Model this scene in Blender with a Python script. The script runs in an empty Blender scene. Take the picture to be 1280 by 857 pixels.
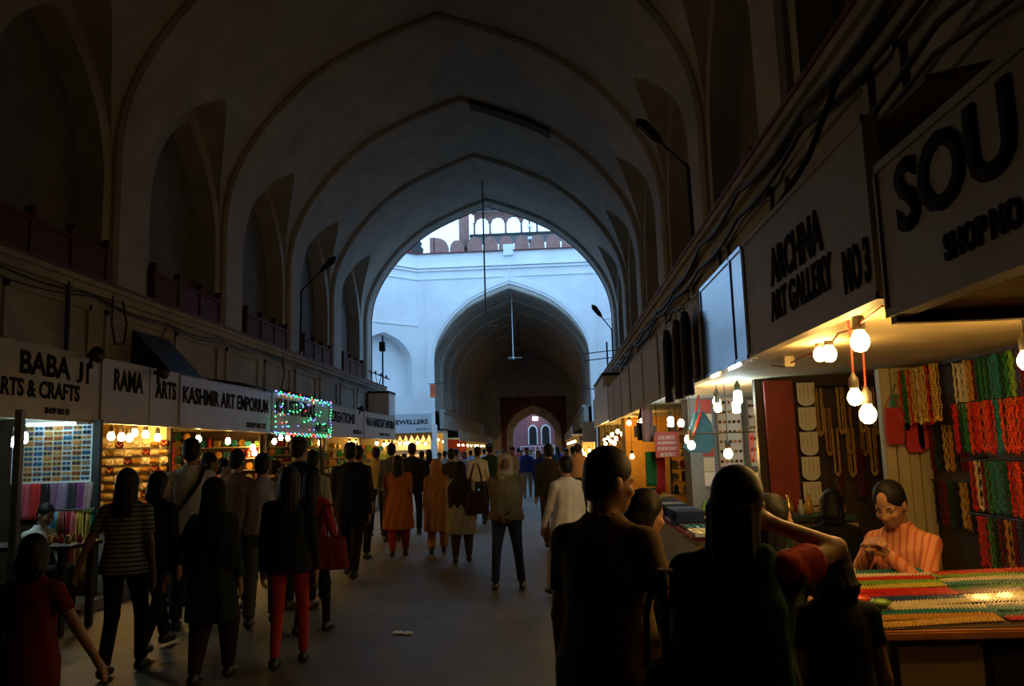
import bpy, bmesh, math, random
import numpy as np
from mathutils import Vector, Matrix

scene = bpy.context.scene
COL = scene.collection
random.seed(7)
RNG = np.random.default_rng(7)

# ------------------------------------------------------------------ camera
EYE = 1.65
FPX = 1000.0
cy = Vector((690 - 640, -(561 - 428.5), -FPX)).normalized()
cz = Vector((-0.031, 1.0, 0.0)); cz.z = -(cy.x * cz.x + cy.y * cz.y) / cy.z
cz.normalize(); cx = cy.cross(cz)
R3 = Matrix((cx, cy, cz))
cam_data = bpy.data.cameras.new('camera')
cam_data.sensor_width = 36.0
cam_data.lens = FPX / 1280 * 36.0
cam_data.clip_end = 500
cam_data.clip_start = 0.05
cam = bpy.data.objects.new('camera', cam_data)
cam.matrix_world = Matrix.Translation((0, 0, EYE)) @ R3.to_4x4()
COL.objects.link(cam)
scene.camera = cam

# ------------------------------------------------------------------ sky, exposure
world = bpy.data.worlds.new('dusk_sky'); scene.world = world
world.use_nodes = True
bg = world.node_tree.nodes['Background']
bg.inputs['Color'].default_value = (0.36, 0.64, 1.0, 1)
bg.inputs['Strength'].default_value = 2.6
scene.view_settings.view_transform = 'Standard'
scene.view_settings.look = 'None'
scene.view_settings.gamma = 1.0
scene.view_settings.use_curve_mapping = False
scene.view_settings.exposure = 0.0
BULB = 120.0        # radiance of the filament bulbs

def ray(u, v):
    return R3 @ Vector((u - 640, 428.5 - v, -FPX))
def atY(u, v, y):
    d = ray(u, v); s = y / d.y
    return Vector((d.x * s, y, EYE + d.z * s))
def atX(u, v, x):
    d = ray(u, v); s = x / d.x
    return Vector((x, d.y * s, EYE + d.z * s))

# ------------------------------------------------------------------ materials
def lin(h):
    h = h.lstrip('#')
    out = []
    for i in (0, 2, 4):
        c = int(h[i:i + 2], 16) / 255
        out.append(c / 12.92 if c <= 0.04045 else ((c + 0.055) / 1.055) ** 2.4)
    return tuple(out)

MATS = {}
def mat(name, color, rough=0.7, metal=0.0, var=0.0, vscale=3.0, bump=0.0, bscale=30.0, emit=None, estr=0.0,
        second=None, stripe=None, trans=0.0, spec=0.5, detail=5.0, coat=0.0):
    if name in MATS: return MATS[name]
    if isinstance(color, str): color = lin(color)
    m = bpy.data.materials.new(name); m.use_nodes = True
    nt = m.node_tree; b = nt.nodes['Principled BSDF']
    b.inputs['Roughness'].default_value = rough
    b.inputs['Metallic'].default_value = metal
    b.inputs['Specular IOR Level'].default_value = spec
    b.inputs['Base Color'].default_value = (*color, 1)
    if coat: b.inputs['Coat Weight'].default_value = coat
    if trans: b.inputs['Transmission Weight'].default_value = trans
    tc = None
    if var or bump or stripe:
        tc = nt.nodes.new('ShaderNodeTexCoord')
    if var:
        n = nt.nodes.new('ShaderNodeTexNoise'); n.inputs['Scale'].default_value = vscale
        n.inputs['Detail'].default_value = detail; n.inputs['Roughness'].default_value = 0.62
        nt.links.new(tc.outputs['Object'], n.inputs['Vector'])
        r = nt.nodes.new('ShaderNodeValToRGB')
        r.color_ramp.elements[0].position = 0.32; r.color_ramp.elements[1].position = 0.68
        c2 = second if second else tuple(c * (1 - var) for c in color)
        if isinstance(c2, str): c2 = lin(c2)
        r.color_ramp.elements[0].color = (*c2, 1); r.color_ramp.elements[1].color = (*color, 1)
        nt.links.new(n.outputs['Fac'], r.inputs['Fac'])
        nt.links.new(r.outputs['Color'], b.inputs['Base Color'])
    if stripe:                      # printed or woven stripes: (axis, frequency per metre, colour, share)
        ax, fr, c2, share = stripe
        if isinstance(c2, str): c2 = lin(c2)
        sp = nt.nodes.new('ShaderNodeSeparateXYZ'); nt.links.new(tc.outputs['Object'], sp.inputs[0])
        mu = nt.nodes.new('ShaderNodeMath'); mu.operation = 'MULTIPLY'; mu.inputs[1].default_value = fr
        nt.links.new(sp.outputs['XYZ'.index(ax)], mu.inputs[0])
        fc = nt.nodes.new('ShaderNodeMath'); fc.operation = 'FRACT'; nt.links.new(mu.outputs[0], fc.inputs[0])
        lt = nt.nodes.new('ShaderNodeMath'); lt.operation = 'LESS_THAN'; lt.inputs[1].default_value = share
        nt.links.new(fc.outputs[0], lt.inputs[0])
        mx = nt.nodes.new('ShaderNodeMix'); mx.data_type = 'RGBA'
        mx.inputs['A'].default_value = (*color, 1); mx.inputs['B'].default_value = (*c2, 1)
        nt.links.new(lt.outputs[0], mx.inputs['Factor'])
        nt.links.new(mx.outputs['Result'], b.inputs['Base Color'])
    if bump:
        n2 = nt.nodes.new('ShaderNodeTexNoise'); n2.inputs['Scale'].default_value = bscale
        n2.inputs['Detail'].default_value = 4
        nt.links.new(tc.outputs['Object'], n2.inputs['Vector'])
        bp = nt.nodes.new('ShaderNodeBump'); bp.inputs['Strength'].default_value = bump
        bp.inputs['Distance'].default_value = 0.02
        nt.links.new(n2.outputs['Fac'], bp.inputs['Height'])
        nt.links.new(bp.outputs['Normal'], b.inputs['Normal'])
    if emit:
        if isinstance(emit, str): emit = lin(emit)
        b.inputs['Emission Color'].default_value = (*emit, 1)
        b.inputs['Emission Strength'].default_value = estr
    MATS[name] = m
    return m

plaster = mat('vault_plaster', (0.44, 0.41, 0.36), 0.9, var=0.28, vscale=1.1, bump=0.25, bscale=9)
facade_pl = mat('facade_plaster', (0.40, 0.37, 0.32), 0.9, var=0.4, vscale=1.7, bump=0.3, bscale=12)
court_pl = mat('court_whitewash', (0.80, 0.82, 0.84), 0.9, var=0.12, vscale=0.7, bump=0.2, bscale=6)
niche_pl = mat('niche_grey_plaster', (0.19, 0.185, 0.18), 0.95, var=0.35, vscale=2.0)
sandstone = mat('red_sandstone', (0.12, 0.030, 0.025), 0.85, var=0.35, vscale=4, bump=0.2)
sandstone_pale = mat('weathered_sandstone', (0.26, 0.135, 0.115), 0.9, var=0.3, vscale=2, bump=0.2)
redpaint = mat('red_painted_edge', (0.16, 0.035, 0.028), 0.7, var=0.3, vscale=6)
floor_m = mat('worn_asphalt', (0.14, 0.128, 0.108), 0.6, var=0.35, vscale=2.2, bump=0.35, bscale=60)
concrete = mat('grey_concrete', (0.25, 0.24, 0.22), 0.9, var=0.3, vscale=4)
black_p = mat('black_paint', (0.012, 0.012, 0.014), 0.5)
cable_m = mat('black_cable', (0.015, 0.014, 0.013), 0.6)
iron = mat('dark_iron', (0.03, 0.03, 0.032), 0.5, metal=0.6)
white_metal = mat('white_enamel', (0.75, 0.77, 0.8), 0.45)
brick_m = mat('bare_brick', (0.10, 0.06, 0.045), 0.95, var=0.5, vscale=8, bump=0.6, bscale=25)
wood_d = mat('dark_wood', (0.06, 0.035, 0.02), 0.6, var=0.4, vscale=6)
wood_l = mat('pale_painted_wood', (0.55, 0.47, 0.30), 0.6, var=0.2, vscale=5)
soffit_m = mat('cream_soffit_paint', (0.62, 0.52, 0.30), 0.7, var=0.2, vscale=3)
gold_m = mat('gold_metal', (0.85, 0.58, 0.18), 0.28, metal=0.9)
cream_m = mat('cream_card', (0.72, 0.66, 0.48), 0.7, var=0.12, vscale=8)
white_card = mat('white_card', (0.75, 0.74, 0.70), 0.6)
sign_white = mat('sign_sheet_white', (0.46, 0.43, 0.38), 0.42, var=0.25, vscale=2.2, spec=0.5)
sign_grey = mat('sign_sheet_grey', (0.34, 0.30, 0.25), 0.6, var=0.3, vscale=2.5, spec=0.6)
sign_yellow = mat('sign_sheet_cream', (0.48, 0.43, 0.33), 0.30, var=0.3, vscale=2.2, spec=0.6)
sign_metal = mat('bare_galvanised_sheet', (0.72, 0.74, 0.78), 0.16, metal=1.0, var=0.2, vscale=3)
sign_blue = mat('sign_blue_white', (0.75, 0.82, 0.90), 0.5)
letter_m = mat('sign_lettering_black', (0.010, 0.010, 0.013), 0.9, spec=0.1)
letter_w = mat('sign_lettering_white', (0.8, 0.78, 0.74), 0.6)

# ------------------------------------------------------------------ mesh builder
class MB:
    def __init__(s): s.v = []; s.f = []
    def add(s, vs, fs):
        o = len(s.v); s.v.extend([tuple(p) for p in vs]); s.f.extend([tuple(i + o for i in f) for f in fs]); return s
    def box(s, x0, x1, y0, y1, z0, z1):
        return s.add([(x0,y0,z0),(x1,y0,z0),(x1,y1,z0),(x0,y1,z0),(x0,y0,z1),(x1,y0,z1),(x1,y1,z1),(x0,y1,z1)],
                     [(0,3,2,1),(4,5,6,7),(0,1,5,4),(1,2,6,5),(2,3,7,6),(3,0,4,7)])
    def bevbox(s, x0, x1, y0, y1, z0, z1, b=0.01):
        bm = bmesh.new(); bmesh.ops.create_cube(bm, size=1)
        for v in bm.verts:
            v.co = Vector(((x0+x1)/2 + v.co.x*(x1-x0), (y0+y1)/2 + v.co.y*(y1-y0), (z0+z1)/2 + v.co.z*(z1-z0)))
        bmesh.ops.bevel(bm, geom=bm.edges[:], offset=b, segments=2, affect='EDGES')
        bm.verts.index_update()
        s.add([v.co[:] for v in bm.verts], [[v.index for v in f.verts] for f in bm.faces]); bm.free(); return s
    def quad(s, a, b, c, d): return s.add([a, b, c, d], [(0, 1, 2, 3)])
    def prism(s, poly, lo, hi, axis='y'):
        # poly: 2-D points in the plane across the axis (x,z for y; y,z for x; x,y for z)
        n = len(poly)
        def P(p, t):
            if axis == 'y': return (p[0], t, p[1])
            if axis == 'x': return (t, p[0], p[1])
            return (p[0], p[1], t)
        vs = [P(p, lo) for p in poly] + [P(p, hi) for p in poly]
        fs = [tuple(range(n))[::-1], tuple(range(n, 2 * n))] + [(i, (i + 1) % n, n + (i + 1) % n, n + i) for i in range(n)]
        return s.add(vs, fs)
    def tube(s, pts, r, n=6, cap=True):
        pts = [Vector(p) for p in pts]; rs = r if isinstance(r, (list, tuple)) else [r] * len(pts)
        base = len(s.v); up = Vector((0, 0, 1))
        for i, p in enumerate(pts):
            t = (pts[min(i + 1, len(pts) - 1)] - pts[max(i - 1, 0)])
            t = t.normalized() if t.length > 1e-9 else Vector((0, 0, 1))
            a = t.cross(up)
            if a.length < 0.05: a = t.cross(Vector((0, 1, 0)))
            a.normalize(); b = t.cross(a)
            for k in range(n):
                th = 2 * math.pi * k / n
                s.v.append(tuple(p + (a * math.cos(th) + b * math.sin(th)) * rs[i]))
        for i in range(len(pts) - 1):
            for k in range(n):
                k2 = (k + 1) % n
                s.f.append((base + i*n + k, base + i*n + k2, base + (i+1)*n + k2, base + (i+1)*n + k))
        if cap:
            s.f.append(tuple(base + k for k in range(n))[::-1]); s.f.append(tuple(base + (len(pts)-1)*n + k for k in range(n)))
        return s
    def lathe(s, prof, n=12, c=(0, 0, 0), axis='z'):
        base = len(s.v)
        for (r, z) in prof:
            for k in range(n):
                th = 2 * math.pi * k / n; a, b = r * math.cos(th), r * math.sin(th)
                q = (a, b, z) if axis == 'z' else ((z, a, b) if axis == 'x' else (a, z, b))
                s.v.append((c[0] + q[0], c[1] + q[1], c[2] + q[2]))
        for i in range(len(prof) - 1):
            for k in range(n):
                k2 = (k + 1) % n
                s.f.append((base + i*n + k, base + i*n + k2, base + (i+1)*n + k2, base + (i+1)*n + k))
        s.f.append(tuple(base + k for k in range(n))[::-1]); s.f.append(tuple(base + (len(prof)-1)*n + k for k in range(n)))
        return s
    def ball(s, c, r, n=8, m=6):
        rr = r if isinstance(r, (tuple, list)) else (r, r, r)
        vs = [(c[0], c[1], c[2] - rr[2])]; fs = []
        for i in range(1, m):
            ph = -math.pi/2 + math.pi * i / m
            for k in range(n):
                th = 2*math.pi*k/n
                vs.append((c[0] + rr[0]*math.cos(ph)*math.cos(th), c[1] + rr[1]*math.cos(ph)*math.sin(th), c[2] + rr[2]*math.sin(ph)))
        vs.append((c[0], c[1], c[2] + rr[2])); top = len(vs) - 1
        for k in range(n):
            k2 = (k + 1) % n
            fs.append((0, 1 + k2, 1 + k))
            for i in range(m - 2):
                fs.append((1 + i*n + k, 1 + i*n + k2, 1 + (i+1)*n + k2, 1 + (i+1)*n + k))
            fs.append((top, 1 + (m-2)*n + k, 1 + (m-2)*n + k2))
        return s.add(vs, fs)
    def mesh(s, name, smooth=False):
        me = bpy.data.meshes.new(name); me.from_pydata(s.v, [], s.f); me.update()
        if smooth: me.polygons.foreach_set('use_smooth', [True] * len(me.polygons))
        return me
    def build(s, name, m, parent=None, smooth=False, local=False):
        """One mesh object; vertices were given in world space unless local."""
        if parent is not None and not local:
            o = wloc(parent); s.v = [(a - o.x, b - o.y, c - o.z) for a, b, c in s.v]
        return link(name, s.mesh(name, smooth), m, parent)

def wloc(o):
    p = Vector((0, 0, 0))
    while o is not None: p = p + o.location; o = o.parent
    return p
def link(name, me, m=None, parent=None, loc=(0, 0, 0), rot=(0, 0, 0)):
    o = bpy.data.objects.new(name, me); COL.objects.link(o)
    if m is not None and me is not None:
        if len(me.materials) == 0: me.materials.append(m)
        elif me.materials[0] != m:
            o.material_slots[0].link = 'OBJECT'; o.material_slots[0].material = m
    o.parent = parent; o.location = loc; o.rotation_euler = rot
    return o
def tag(o, label, cat, group=None):
    o['label'] = label; o['category'] = cat
    if group: o['group'] = group
    return o
def thing(name, label, cat, loc, group=None, rz=0.0):
    o = bpy.data.objects.new(name, None); COL.objects.link(o)
    o.empty_display_size = 0.1; o.location = loc; o.rotation_euler = (0, 0, rz)
    return tag(o, label, cat, group)
def struct(o, label=None):
    o['kind'] = 'structure'
    if label: o['label'] = label
    return o

def text_mesh(body, w, h, depth=0.005, bold=0.0):
    cu = bpy.data.curves.new('lettering', 'FONT'); cu.body = body; cu.extrude = 0.0; cu.offset = bold
    cu.resolution_u = 3
    ob = bpy.data.objects.new('lettering', cu); COL.objects.link(ob)
    dg = bpy.context.evaluated_depsgraph_get()
    me = bpy.data.meshes.new_from_object(ob.evaluated_get(dg))
    bpy.data.objects.remove(ob); bpy.data.curves.remove(cu)
    co = np.empty(len(me.vertices) * 3); me.vertices.foreach_get('co', co); co = co.reshape(-1, 3)
    lo, hi = co.min(0), co.max(0)
    co[:, 0] = (co[:, 0] - lo[0]) / max(hi[0] - lo[0], 1e-6) * w
    co[:, 1] = (co[:, 1] - lo[1]) / max(hi[1] - lo[1], 1e-6) * h
    bm = bmesh.new(); bm.from_mesh(me)
    bm.verts.ensure_lookup_table()
    for i, v in enumerate(bm.verts): v.co = Vector((co[i, 0], co[i, 1], 0))
    g = bmesh.ops.extrude_face_region(bm, geom=bm.faces[:])
    for e in g['geom']:
        if isinstance(e, bmesh.types.BMVert): e.co.z += depth
    bm.to_mesh(me); bm.free(); me.materials.clear()
    return me
# rotations that put a text (x right, y up, z towards the reader) on a face
FACE_PX = (math.pi/2, 0, math.pi/2)      # read while looking to -X  (left-hand shops)
FACE_NX = (math.pi/2, 0, -math.pi/2)     # read while looking to +X  (right-hand shops)
FACE_NY = (math.pi/2, 0, 0)              # read while looking to +Y
# ================================================================== the hall
XC = -2.15; HR = 4.6; HV = 4.72; ZS = 6.65; ZLEDGE = 4.15
BAY = 4.22; YEND = 29.9; YFAR = 46.0; YGATE = 46.0 + 7 * BAY
PU = [0, .02, .06, .12, .2, .3, .45, .6, .8, 1.0]
PV = [0, .15, .27, .385, .50, .615, .745, .835, .925, 1.0]
def smooth_profile(n=32):
    P = [np.array((a, b)) for a, b in zip(PU, PV)]
    P = [P[0] + np.array((0, -.15))] + P + [2 * P[-1] - P[-2]]
    out = []
    seg = len(P) - 3
    for i in range(n + 1):
        t = i / n * seg; k = min(int(t), seg - 1); t -= k
        p0, p1, p2, p3 = P[k:k + 4]
        out.append(0.5 * ((2*p1) + (-p0+p2)*t + (2*p0-5*p1+4*p2-p3)*t*t + (-p0+3*p1-3*p2+p3)*t**3))
    out = np.array(out); out[:, 0] = np.maximum.accumulate(np.clip(out[:, 0], 0, 1)); return out
PROF = smooth_profile()
def arch(half, zs, rise, n=None):
    """left foot to right foot, as (dx, z)"""
    L = [(-half * (1 - u), zs + rise * v) for u, v in PROF]
    return L + [(-x, z) for x, z in L[-2::-1]]

MB().box(XC - 12, XC + 12, -9, 110, -0.3, 0).build('floor', floor_m)
struct(bpy.data.objects['floor'], 'worn grey paving of the covered bazaar')

def vault(y_ribs, tagname, label):
    wallL, wallR, ceil, back = MB(), MB(), MB(), MB()
    rise = 4.4 + (HV - HR)
    poly = [(HV, ZLEDGE)] + [(HV * (1 - u), ZS + rise * v) for u, v in PROF]
    poly = np.array(poly)
    # keep z strictly rising for interpolation
    seglen = np.r_[0, np.cumsum(np.hypot(*np.diff(poly, axis=0).T))]
    NW, ZN, ZA = 1.60, 6.2, 8.65           # cross cell over each bay
    N2, Z2, A2, DEEP = 1.38, 6.0, 8.2, .42  # dark niche inside the lunette wall
    LV = np.unique(np.r_[0, .6, 1.2, 1.8, seglen[1], seglen[1] + (seglen[-1] - seglen[1]) * np.linspace(0, 1, 38) ** 1.15])
    K = len(LV)
    ogive = lambda q: math.sqrt(max(0.0, 4 - (2 - max(q, 0.0)) ** 2)) / math.sqrt(3)
    for y0, y1 in zip(y_ribs[:-1], y_ribs[1:]):
        yc = (y0 + y1 - 1.0) / 2
        zc = lambda y: ZN + (ZA - ZN) * ogive(1 - abs(y - yc) / NW)
        z2 = lambda y: Z2 + (A2 - Z2) * ogive(1 - abs(y - yc) / N2)
        S = np.r_[-1, -.985, -.95, -.9, -.83, -.72, -.6, -.45, -.3, -.15]; S = np.r_[S, 0, -S[::-1]]
        ys_in = list(yc + NW * S); ys_n = list(yc + N2 * S)
        runs = [[(y0 - .5, None), (yc - NW, None)], [(y, zc(y)) for y in ys_in], [(yc + NW, None), (y1 - .5, None)]]
        for sgn in (-1, 1):
            wl = wallL if sgn < 0 else wallR
            for run in runs:
                prev = None
                for (y, zst) in run:
                    s0 = 0.0 if zst is None else float(np.interp(zst, poly[:, 1], seglen))
                    ss = np.maximum(LV, s0)
                    hx = np.interp(ss, seglen, poly[:, 0]); hz = np.interp(ss, seglen, poly[:, 1])
                    col = [(XC + sgn * a, y, b) for a, b in zip(hx, hz)]
                    if prev:
                        for k in range(K - 1):
                            if prev[k] == prev[k+1] and col[k] == col[k+1]: continue
                            zz = (prev[k][2] + col[k][2] + prev[k+1][2] + col[k+1][2]) / 4
                            (wl if zz < ZS else ceil).quad(prev[k], col[k], col[k+1], prev[k+1])
                    prev = col
            xw = XC + sgn * HV; xb = XC + sgn * (HV + DEEP)
            pv = None
            for y in ys_in:            # soffit of the cross cell, back to the wall plane
                z = zc(y); s0 = float(np.interp(z, poly[:, 1], seglen)); xi = XC + sgn * float(np.interp(s0, seglen, poly[:, 0]))
                if pv and not (abs(xi - xw) < 1e-4 and abs(pv[1] - xw) < 1e-4): ceil.quad((pv[1], pv[0], pv[2]), (xi, y, z), (xw + sgn*.1, y, z), (xw + sgn*.1, pv[0], pv[2]))
                pv = (y, xi, z)
            # lunette wall on the wall plane, with the niche opening
            for ya_, yb_ in zip(ys_n[:-1], ys_n[1:]):
                wl.quad((xw, ya_, z2(ya_)), (xw, yb_, z2(yb_)), (xw, yb_, zc(yb_)), (xw, ya_, zc(ya_)))
                wl.quad((xw, ya_, z2(ya_)), (xw, yb_, z2(yb_)), (xb, yb_, z2(yb_)), (xb, ya_, z2(ya_)))
            for e in (-1, 1):
                ya_ = yc + e * N2; ysd = [yc + e * q for q in np.linspace(N2, NW, 6)]
                for a, b in zip(ysd[:-1], ysd[1:]): wl.quad((xw, a, ZLEDGE), (xw, b, ZLEDGE), (xw, b, zc(b)), (xw, a, zc(a)))
                wl.quad((xw, ya_, ZLEDGE), (xb, ya_, ZLEDGE), (xb, ya_, Z2), (xw, ya_, Z2))
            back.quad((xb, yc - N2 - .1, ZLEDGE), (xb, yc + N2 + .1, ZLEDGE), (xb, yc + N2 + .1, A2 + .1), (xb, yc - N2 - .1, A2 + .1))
    def weld(mb, name, m, lab, smooth=True):
        me = mb.mesh(name)
        bm = bmesh.new(); bm.from_mesh(me); bmesh.ops.remove_doubles(bm, verts=bm.verts[:], dist=0.002)
        bmesh.ops.recalc_face_normals(bm, faces=bm.faces[:])
        bm.to_mesh(me); bm.free()
        o = link(name, me, m); struct(o, lab); return o
    weld(wallL, 'wall_left_' + tagname, plaster, 'left upper wall of the ' + label)
    weld(wallR, 'wall_right_' + tagname, plaster, 'right upper wall of the ' + label)
    c = weld(ceil, 'ceiling_' + tagname, plaster, 'vaulted ceiling of the ' + label)
    for p in c.data.polygons: p.use_smooth = False
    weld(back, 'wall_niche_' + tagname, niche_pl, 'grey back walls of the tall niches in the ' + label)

RIBS_NEAR = [YEND - BAY * k for k in range(9, -1, -1)]          # -8.1 ... 29.9
RIBS_FAR = [YFAR + .7 + BAY * k for k in range(0, 8)]
vault(RIBS_NEAR, 'near_vault', 'near vault')
vault(RIBS_FAR, 'far_vault', 'far vault')

trim_n = [0]
def rib(y1, w=1.0, half=HR, lab='plastered transverse arch of the vault', z0=ZLEDGE):
    inner = [(-half, z0)] + arch(half, ZS, 4.4) + [(half, z0)]
    ho = HV + .15
    outer = [(-ho, z0)] + arch(ho, ZS, 4.4 + .45) + [(ho, z0)]
    mb = MB(); n = len(inner)
    y0 = y1 - w; b = .06
    # section: inner face with a small rounded arris, two cheeks
    rings = [([(x, z) for x, z in outer], y0), ([(x * (1 + b/half), z + (b if i not in (0, n-1) else 0)) for i, (x, z) in enumerate(inner)], y0),
             (inner, y0 + b), (inner, y1 - b), ([(x * (1 + b/half), z + (b if i not in (0, n-1) else 0)) for i, (x, z) in enumerate(inner)], y1), (outer, y1)]
    base = 0
    for pts, y in rings:
        mb.v.extend([(XC + x, y, z) for x, z in pts])
    for r in range(len(rings) - 1):
        for i in range(n - 1):
            mb.f.append((r*n + i, r*n + i + 1, (r+1)*n + i + 1, (r+1)*n + i))
    trim_n[0] += 1
    return struct(mb.build('trim_%d' % trim_n[0], plaster), lab)
rib_objs = {}
for y in RIBS_NEAR[1:-1]: rib_objs[round(y, 1)] = rib(y)
rib(YEND - .005, .6)
rib(RIBS_FAR[0] + .06, .75)
for y in RIBS_FAR[1:]: rib(y)

# patch where the plaster has fallen from one arch and bare brick shows
r21 = rib_objs[round(RIBS_NEAR[-3], 1)]
arc = arch(HR, ZS, 4.4)
mb = MB(); pts_i = [i for i in range(len(arc)) if 0.25 < arc[i][0] < 2.45]
yb = RIBS_NEAR[-3] - 1.0
edge = []
for k, i in enumerate(pts_i):
    x, z = arc[i]; t = k / (len(pts_i) - 1)
    wob = .05 * math.sin(k * 2.3) + .03 * math.sin(k * 5.1)
    lo, hi = z - .012, z + .10 + .16 * math.sin(math.pi * min(1, t * 1.15)) + wob
    edge.append((x, lo, hi))
for k in range(len(edge) - 1):
    (x0, l0, h0), (x1, l1, h1) = edge[k], edge[k + 1]
    mb.quad((XC + x0, yb - .02, l0), (XC + x1, yb - .02, l1), (XC + x1, yb - .02, h1), (XC + x0, yb - .02, h0))
    mb.quad((XC + x0, yb - .02, l0), (XC + x1, yb - .02, l1), (XC + x1, yb + .4, l1), (XC + x0, yb + .4, l0))
    mb.quad((XC + x0, yb - .02, h0), (XC + x1, yb - .02, h1), (XC + x1, yb + .1, h1), (XC + x0, yb + .1, h0))
o = mb.build('bare_brick_patch', brick_m, r21); o['label'] = 'dark patch of bare brick where plaster has fallen'

# flat roof and outer masonry over the two vaults
for nm, ya_, yb_ in (('near', RIBS_NEAR[0] - 1.2, YEND - .02), ('far', YFAR + .72, YGATE)):
    mb = MB().box(XC - 6.6, XC + 6.6, ya_, yb_, 12.2, 12.5)
    for s_ in (-1, 1): mb.box(min(XC + s_*6.3, XC + s_*6.6), max(XC + s_*6.3, XC + s_*6.6), ya_, yb_, ZLEDGE, 12.2)
    struct(mb.build('wall_roof_' + nm, concrete), 'roof and outer masonry of the %s vault' % nm)
# unseen wall added behind the camera to keep sky light out
struct(MB().box(XC - 7, XC + 7, RIBS_NEAR[0] - 1.2, RIBS_NEAR[0] - .3, 0, 13).build('wall_light_block', plaster), 'unseen wall added behind the camera to block sky light')

# ------------------------------------------------------------------ lower facade over the shops (both sides)
def lower_facade(side, y0, y1, nm, frames=True):
    s = -1 if side == 'left' else 1
    xf = XC + s * 4.1; xo = XC + s * 6.4
    mb = MB()
    mb.box(min(xf, xf + s*.25), max(xf, xf + s*.25), y0, y1, (3.03 if s < 0 else 2.93), ZLEDGE - .1)
    o = struct(mb.build('wall_%s_%s' % (side, nm), facade_pl), 'plastered lower %s wall above the shop signs' % side)
    mb = MB(); mb.box(min(xo, xo + s*.2), max(xo, xo + s*.2), y0, y1, 0, ZLEDGE)
    struct(mb.build('wall_%s_outer_%s' % (side, nm), facade_pl), 'outer %s wall behind the shops' % side)
    # ledge slab with red painted edge
    trim_n[0] += 1
    xl = XC + s * 3.98
    lo = struct(MB().box(min(xl, xo), max(xl, xo), y0, y1, ZLEDGE - .1, ZLEDGE).build('trim_%d' % trim_n[0], facade_pl), 'ledge running along the %s wall above the shops' % side)
    MB().box(min(xl - s*.02, xl), max(xl - s*.02, xl), y0, y1, ZLEDGE - .03, ZLEDGE + .012).build('red_edge', redpaint, lo)['label'] = 'red painted ledge edge'
    xm = XC + s * 4.03
    MB().box(min(xm, xf), max(xm, xf), y0, y1, ZLEDGE - .2, ZLEDGE - .1).build('moulding', facade_pl, lo)
    if frames:
        yy = y0 + .35
        while yy < y1 - 1.2:
            w = 1.75
            x0 = xf - s * .035
            mb = MB(); a, b = min(x0, xf), max(x0, xf); t = .07
            mb.box(a, b, yy, yy + w, 3.72, 3.72 + t); mb.box(a, b, yy, yy + w, 3.06, 3.06 + t)
            mb.box(a, b, yy, yy + t, 3.06, 3.79); mb.box(a, b, yy + w - t, yy + w, 3.06, 3.79)
            mb.build('panel_frame', facade_pl, o); yy += 2.11
    return o
lower_facade('left', RIBS_NEAR[0] - .4, YEND, 'near'); lower_facade('right', RIBS_NEAR[0] - .4, YEND, 'near')
lower_facade('left', YFAR + .7, YGATE, 'far', False); lower_facade('right', YFAR + .7, YGATE, 'far', False)

# red sandstone parapets standing in the niches
def parapet(side, y0, y1):
    s = -1 if side == 'left' else 1
    w = bpy.data.objects['wall_left_near_vault' if side == 'left' else 'wall_right_near_vault']
    x = XC + s * (HV - .08)
    yc = (y0 + y1) / 2 - .5; n = 3; span = 2.72
    mb = MB()
    for i in range(n):
        a = yc - span/2 + span * i / n; b = a + span / n
        MB().bevbox(x - .035, x + .035, a + .06, b - .06, ZLEDGE, ZLEDGE + .70, .012).build('parapet_slab', sandstone, w)
    for i in range(n + 1):
        a = yc - span/2 + span * i / n
        m2 = MB().box(x - .06, x + .06, a - .055, a + .055, ZLEDGE, ZLEDGE + .8)
        m2.prism([(a - .065, ZLEDGE + .8), (a + .065, ZLEDGE + .8), (a, ZLEDGE + .92)], x - .065, x + .065, 'x')
        m2.build('parapet_post', sandstone, w)
    MB().box(x - .055, x + .055, yc - span/2, yc + span/2, ZLEDGE + .70, ZLEDGE + .76).build('parapet_rail', sandstone, w)
for a, b in zip(RIBS_NEAR[1:-1], RIBS_NEAR[2:]):
    parapet('left', a, b); parapet('right', a, b)

# ------------------------------------------------------------------ open court: two arched fronts and the canted walls between them
ZTOP = 13.3; HE = 5.45; HS = 8.7
def front(y0, y1, nm, lab, m, face, dz=0.0):
    mb = MB(); A = [(-HR, 0)] + arch(HR, ZS + dz, 4.4) + [(HR, 0)]
    for y in (y0, y1):
        for (x0, z0), (x1, z1) in zip(A[:-1], A[1:]):
            if abs(x1 - x0) > 1e-5:
                mb.quad((XC+x0, y, z0), (XC+x1, y, z1), (XC+x1, y, ZTOP), (XC+x0, y, ZTOP))
        for s in (-1, 1):
            mb.quad((XC+s*HR, y, 0), (XC+s*(HE+.02), y, 0), (XC+s*(HE+.02), y, ZTOP), (XC+s*HR, y, ZTOP))
            mb.quad((XC+s*HE, y, 0), (XC+s*9, y, 0), (XC+s*9, y, ZTOP), (XC+s*HE, y, ZTOP)) if y != face else None
    for (x0, z0), (x1, z1) in zip(A[:-1], A[1:]):
        mb.quad((XC+x0, y0, z0), (XC+x1, y0, z1), (XC+x1, y1, z1), (XC+x0, y1, z0))
    mb.quad((XC-HE, y0, ZTOP), (XC+HE, y0, ZTOP), (XC+HE, y1, ZTOP), (XC-HE, y1, ZTOP))
    return struct(mb.build(nm, m), lab)
wn = front(YEND, YEND + .12, 'wall_court_near', 'front of the near vault towards the open court', court_pl, YEND + .12)
wf = front(YFAR, YFAR + .7, 'wall_court_far', 'whitewashed front of the far vault with a pointed arch', court_pl, YFAR, .4)
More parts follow.
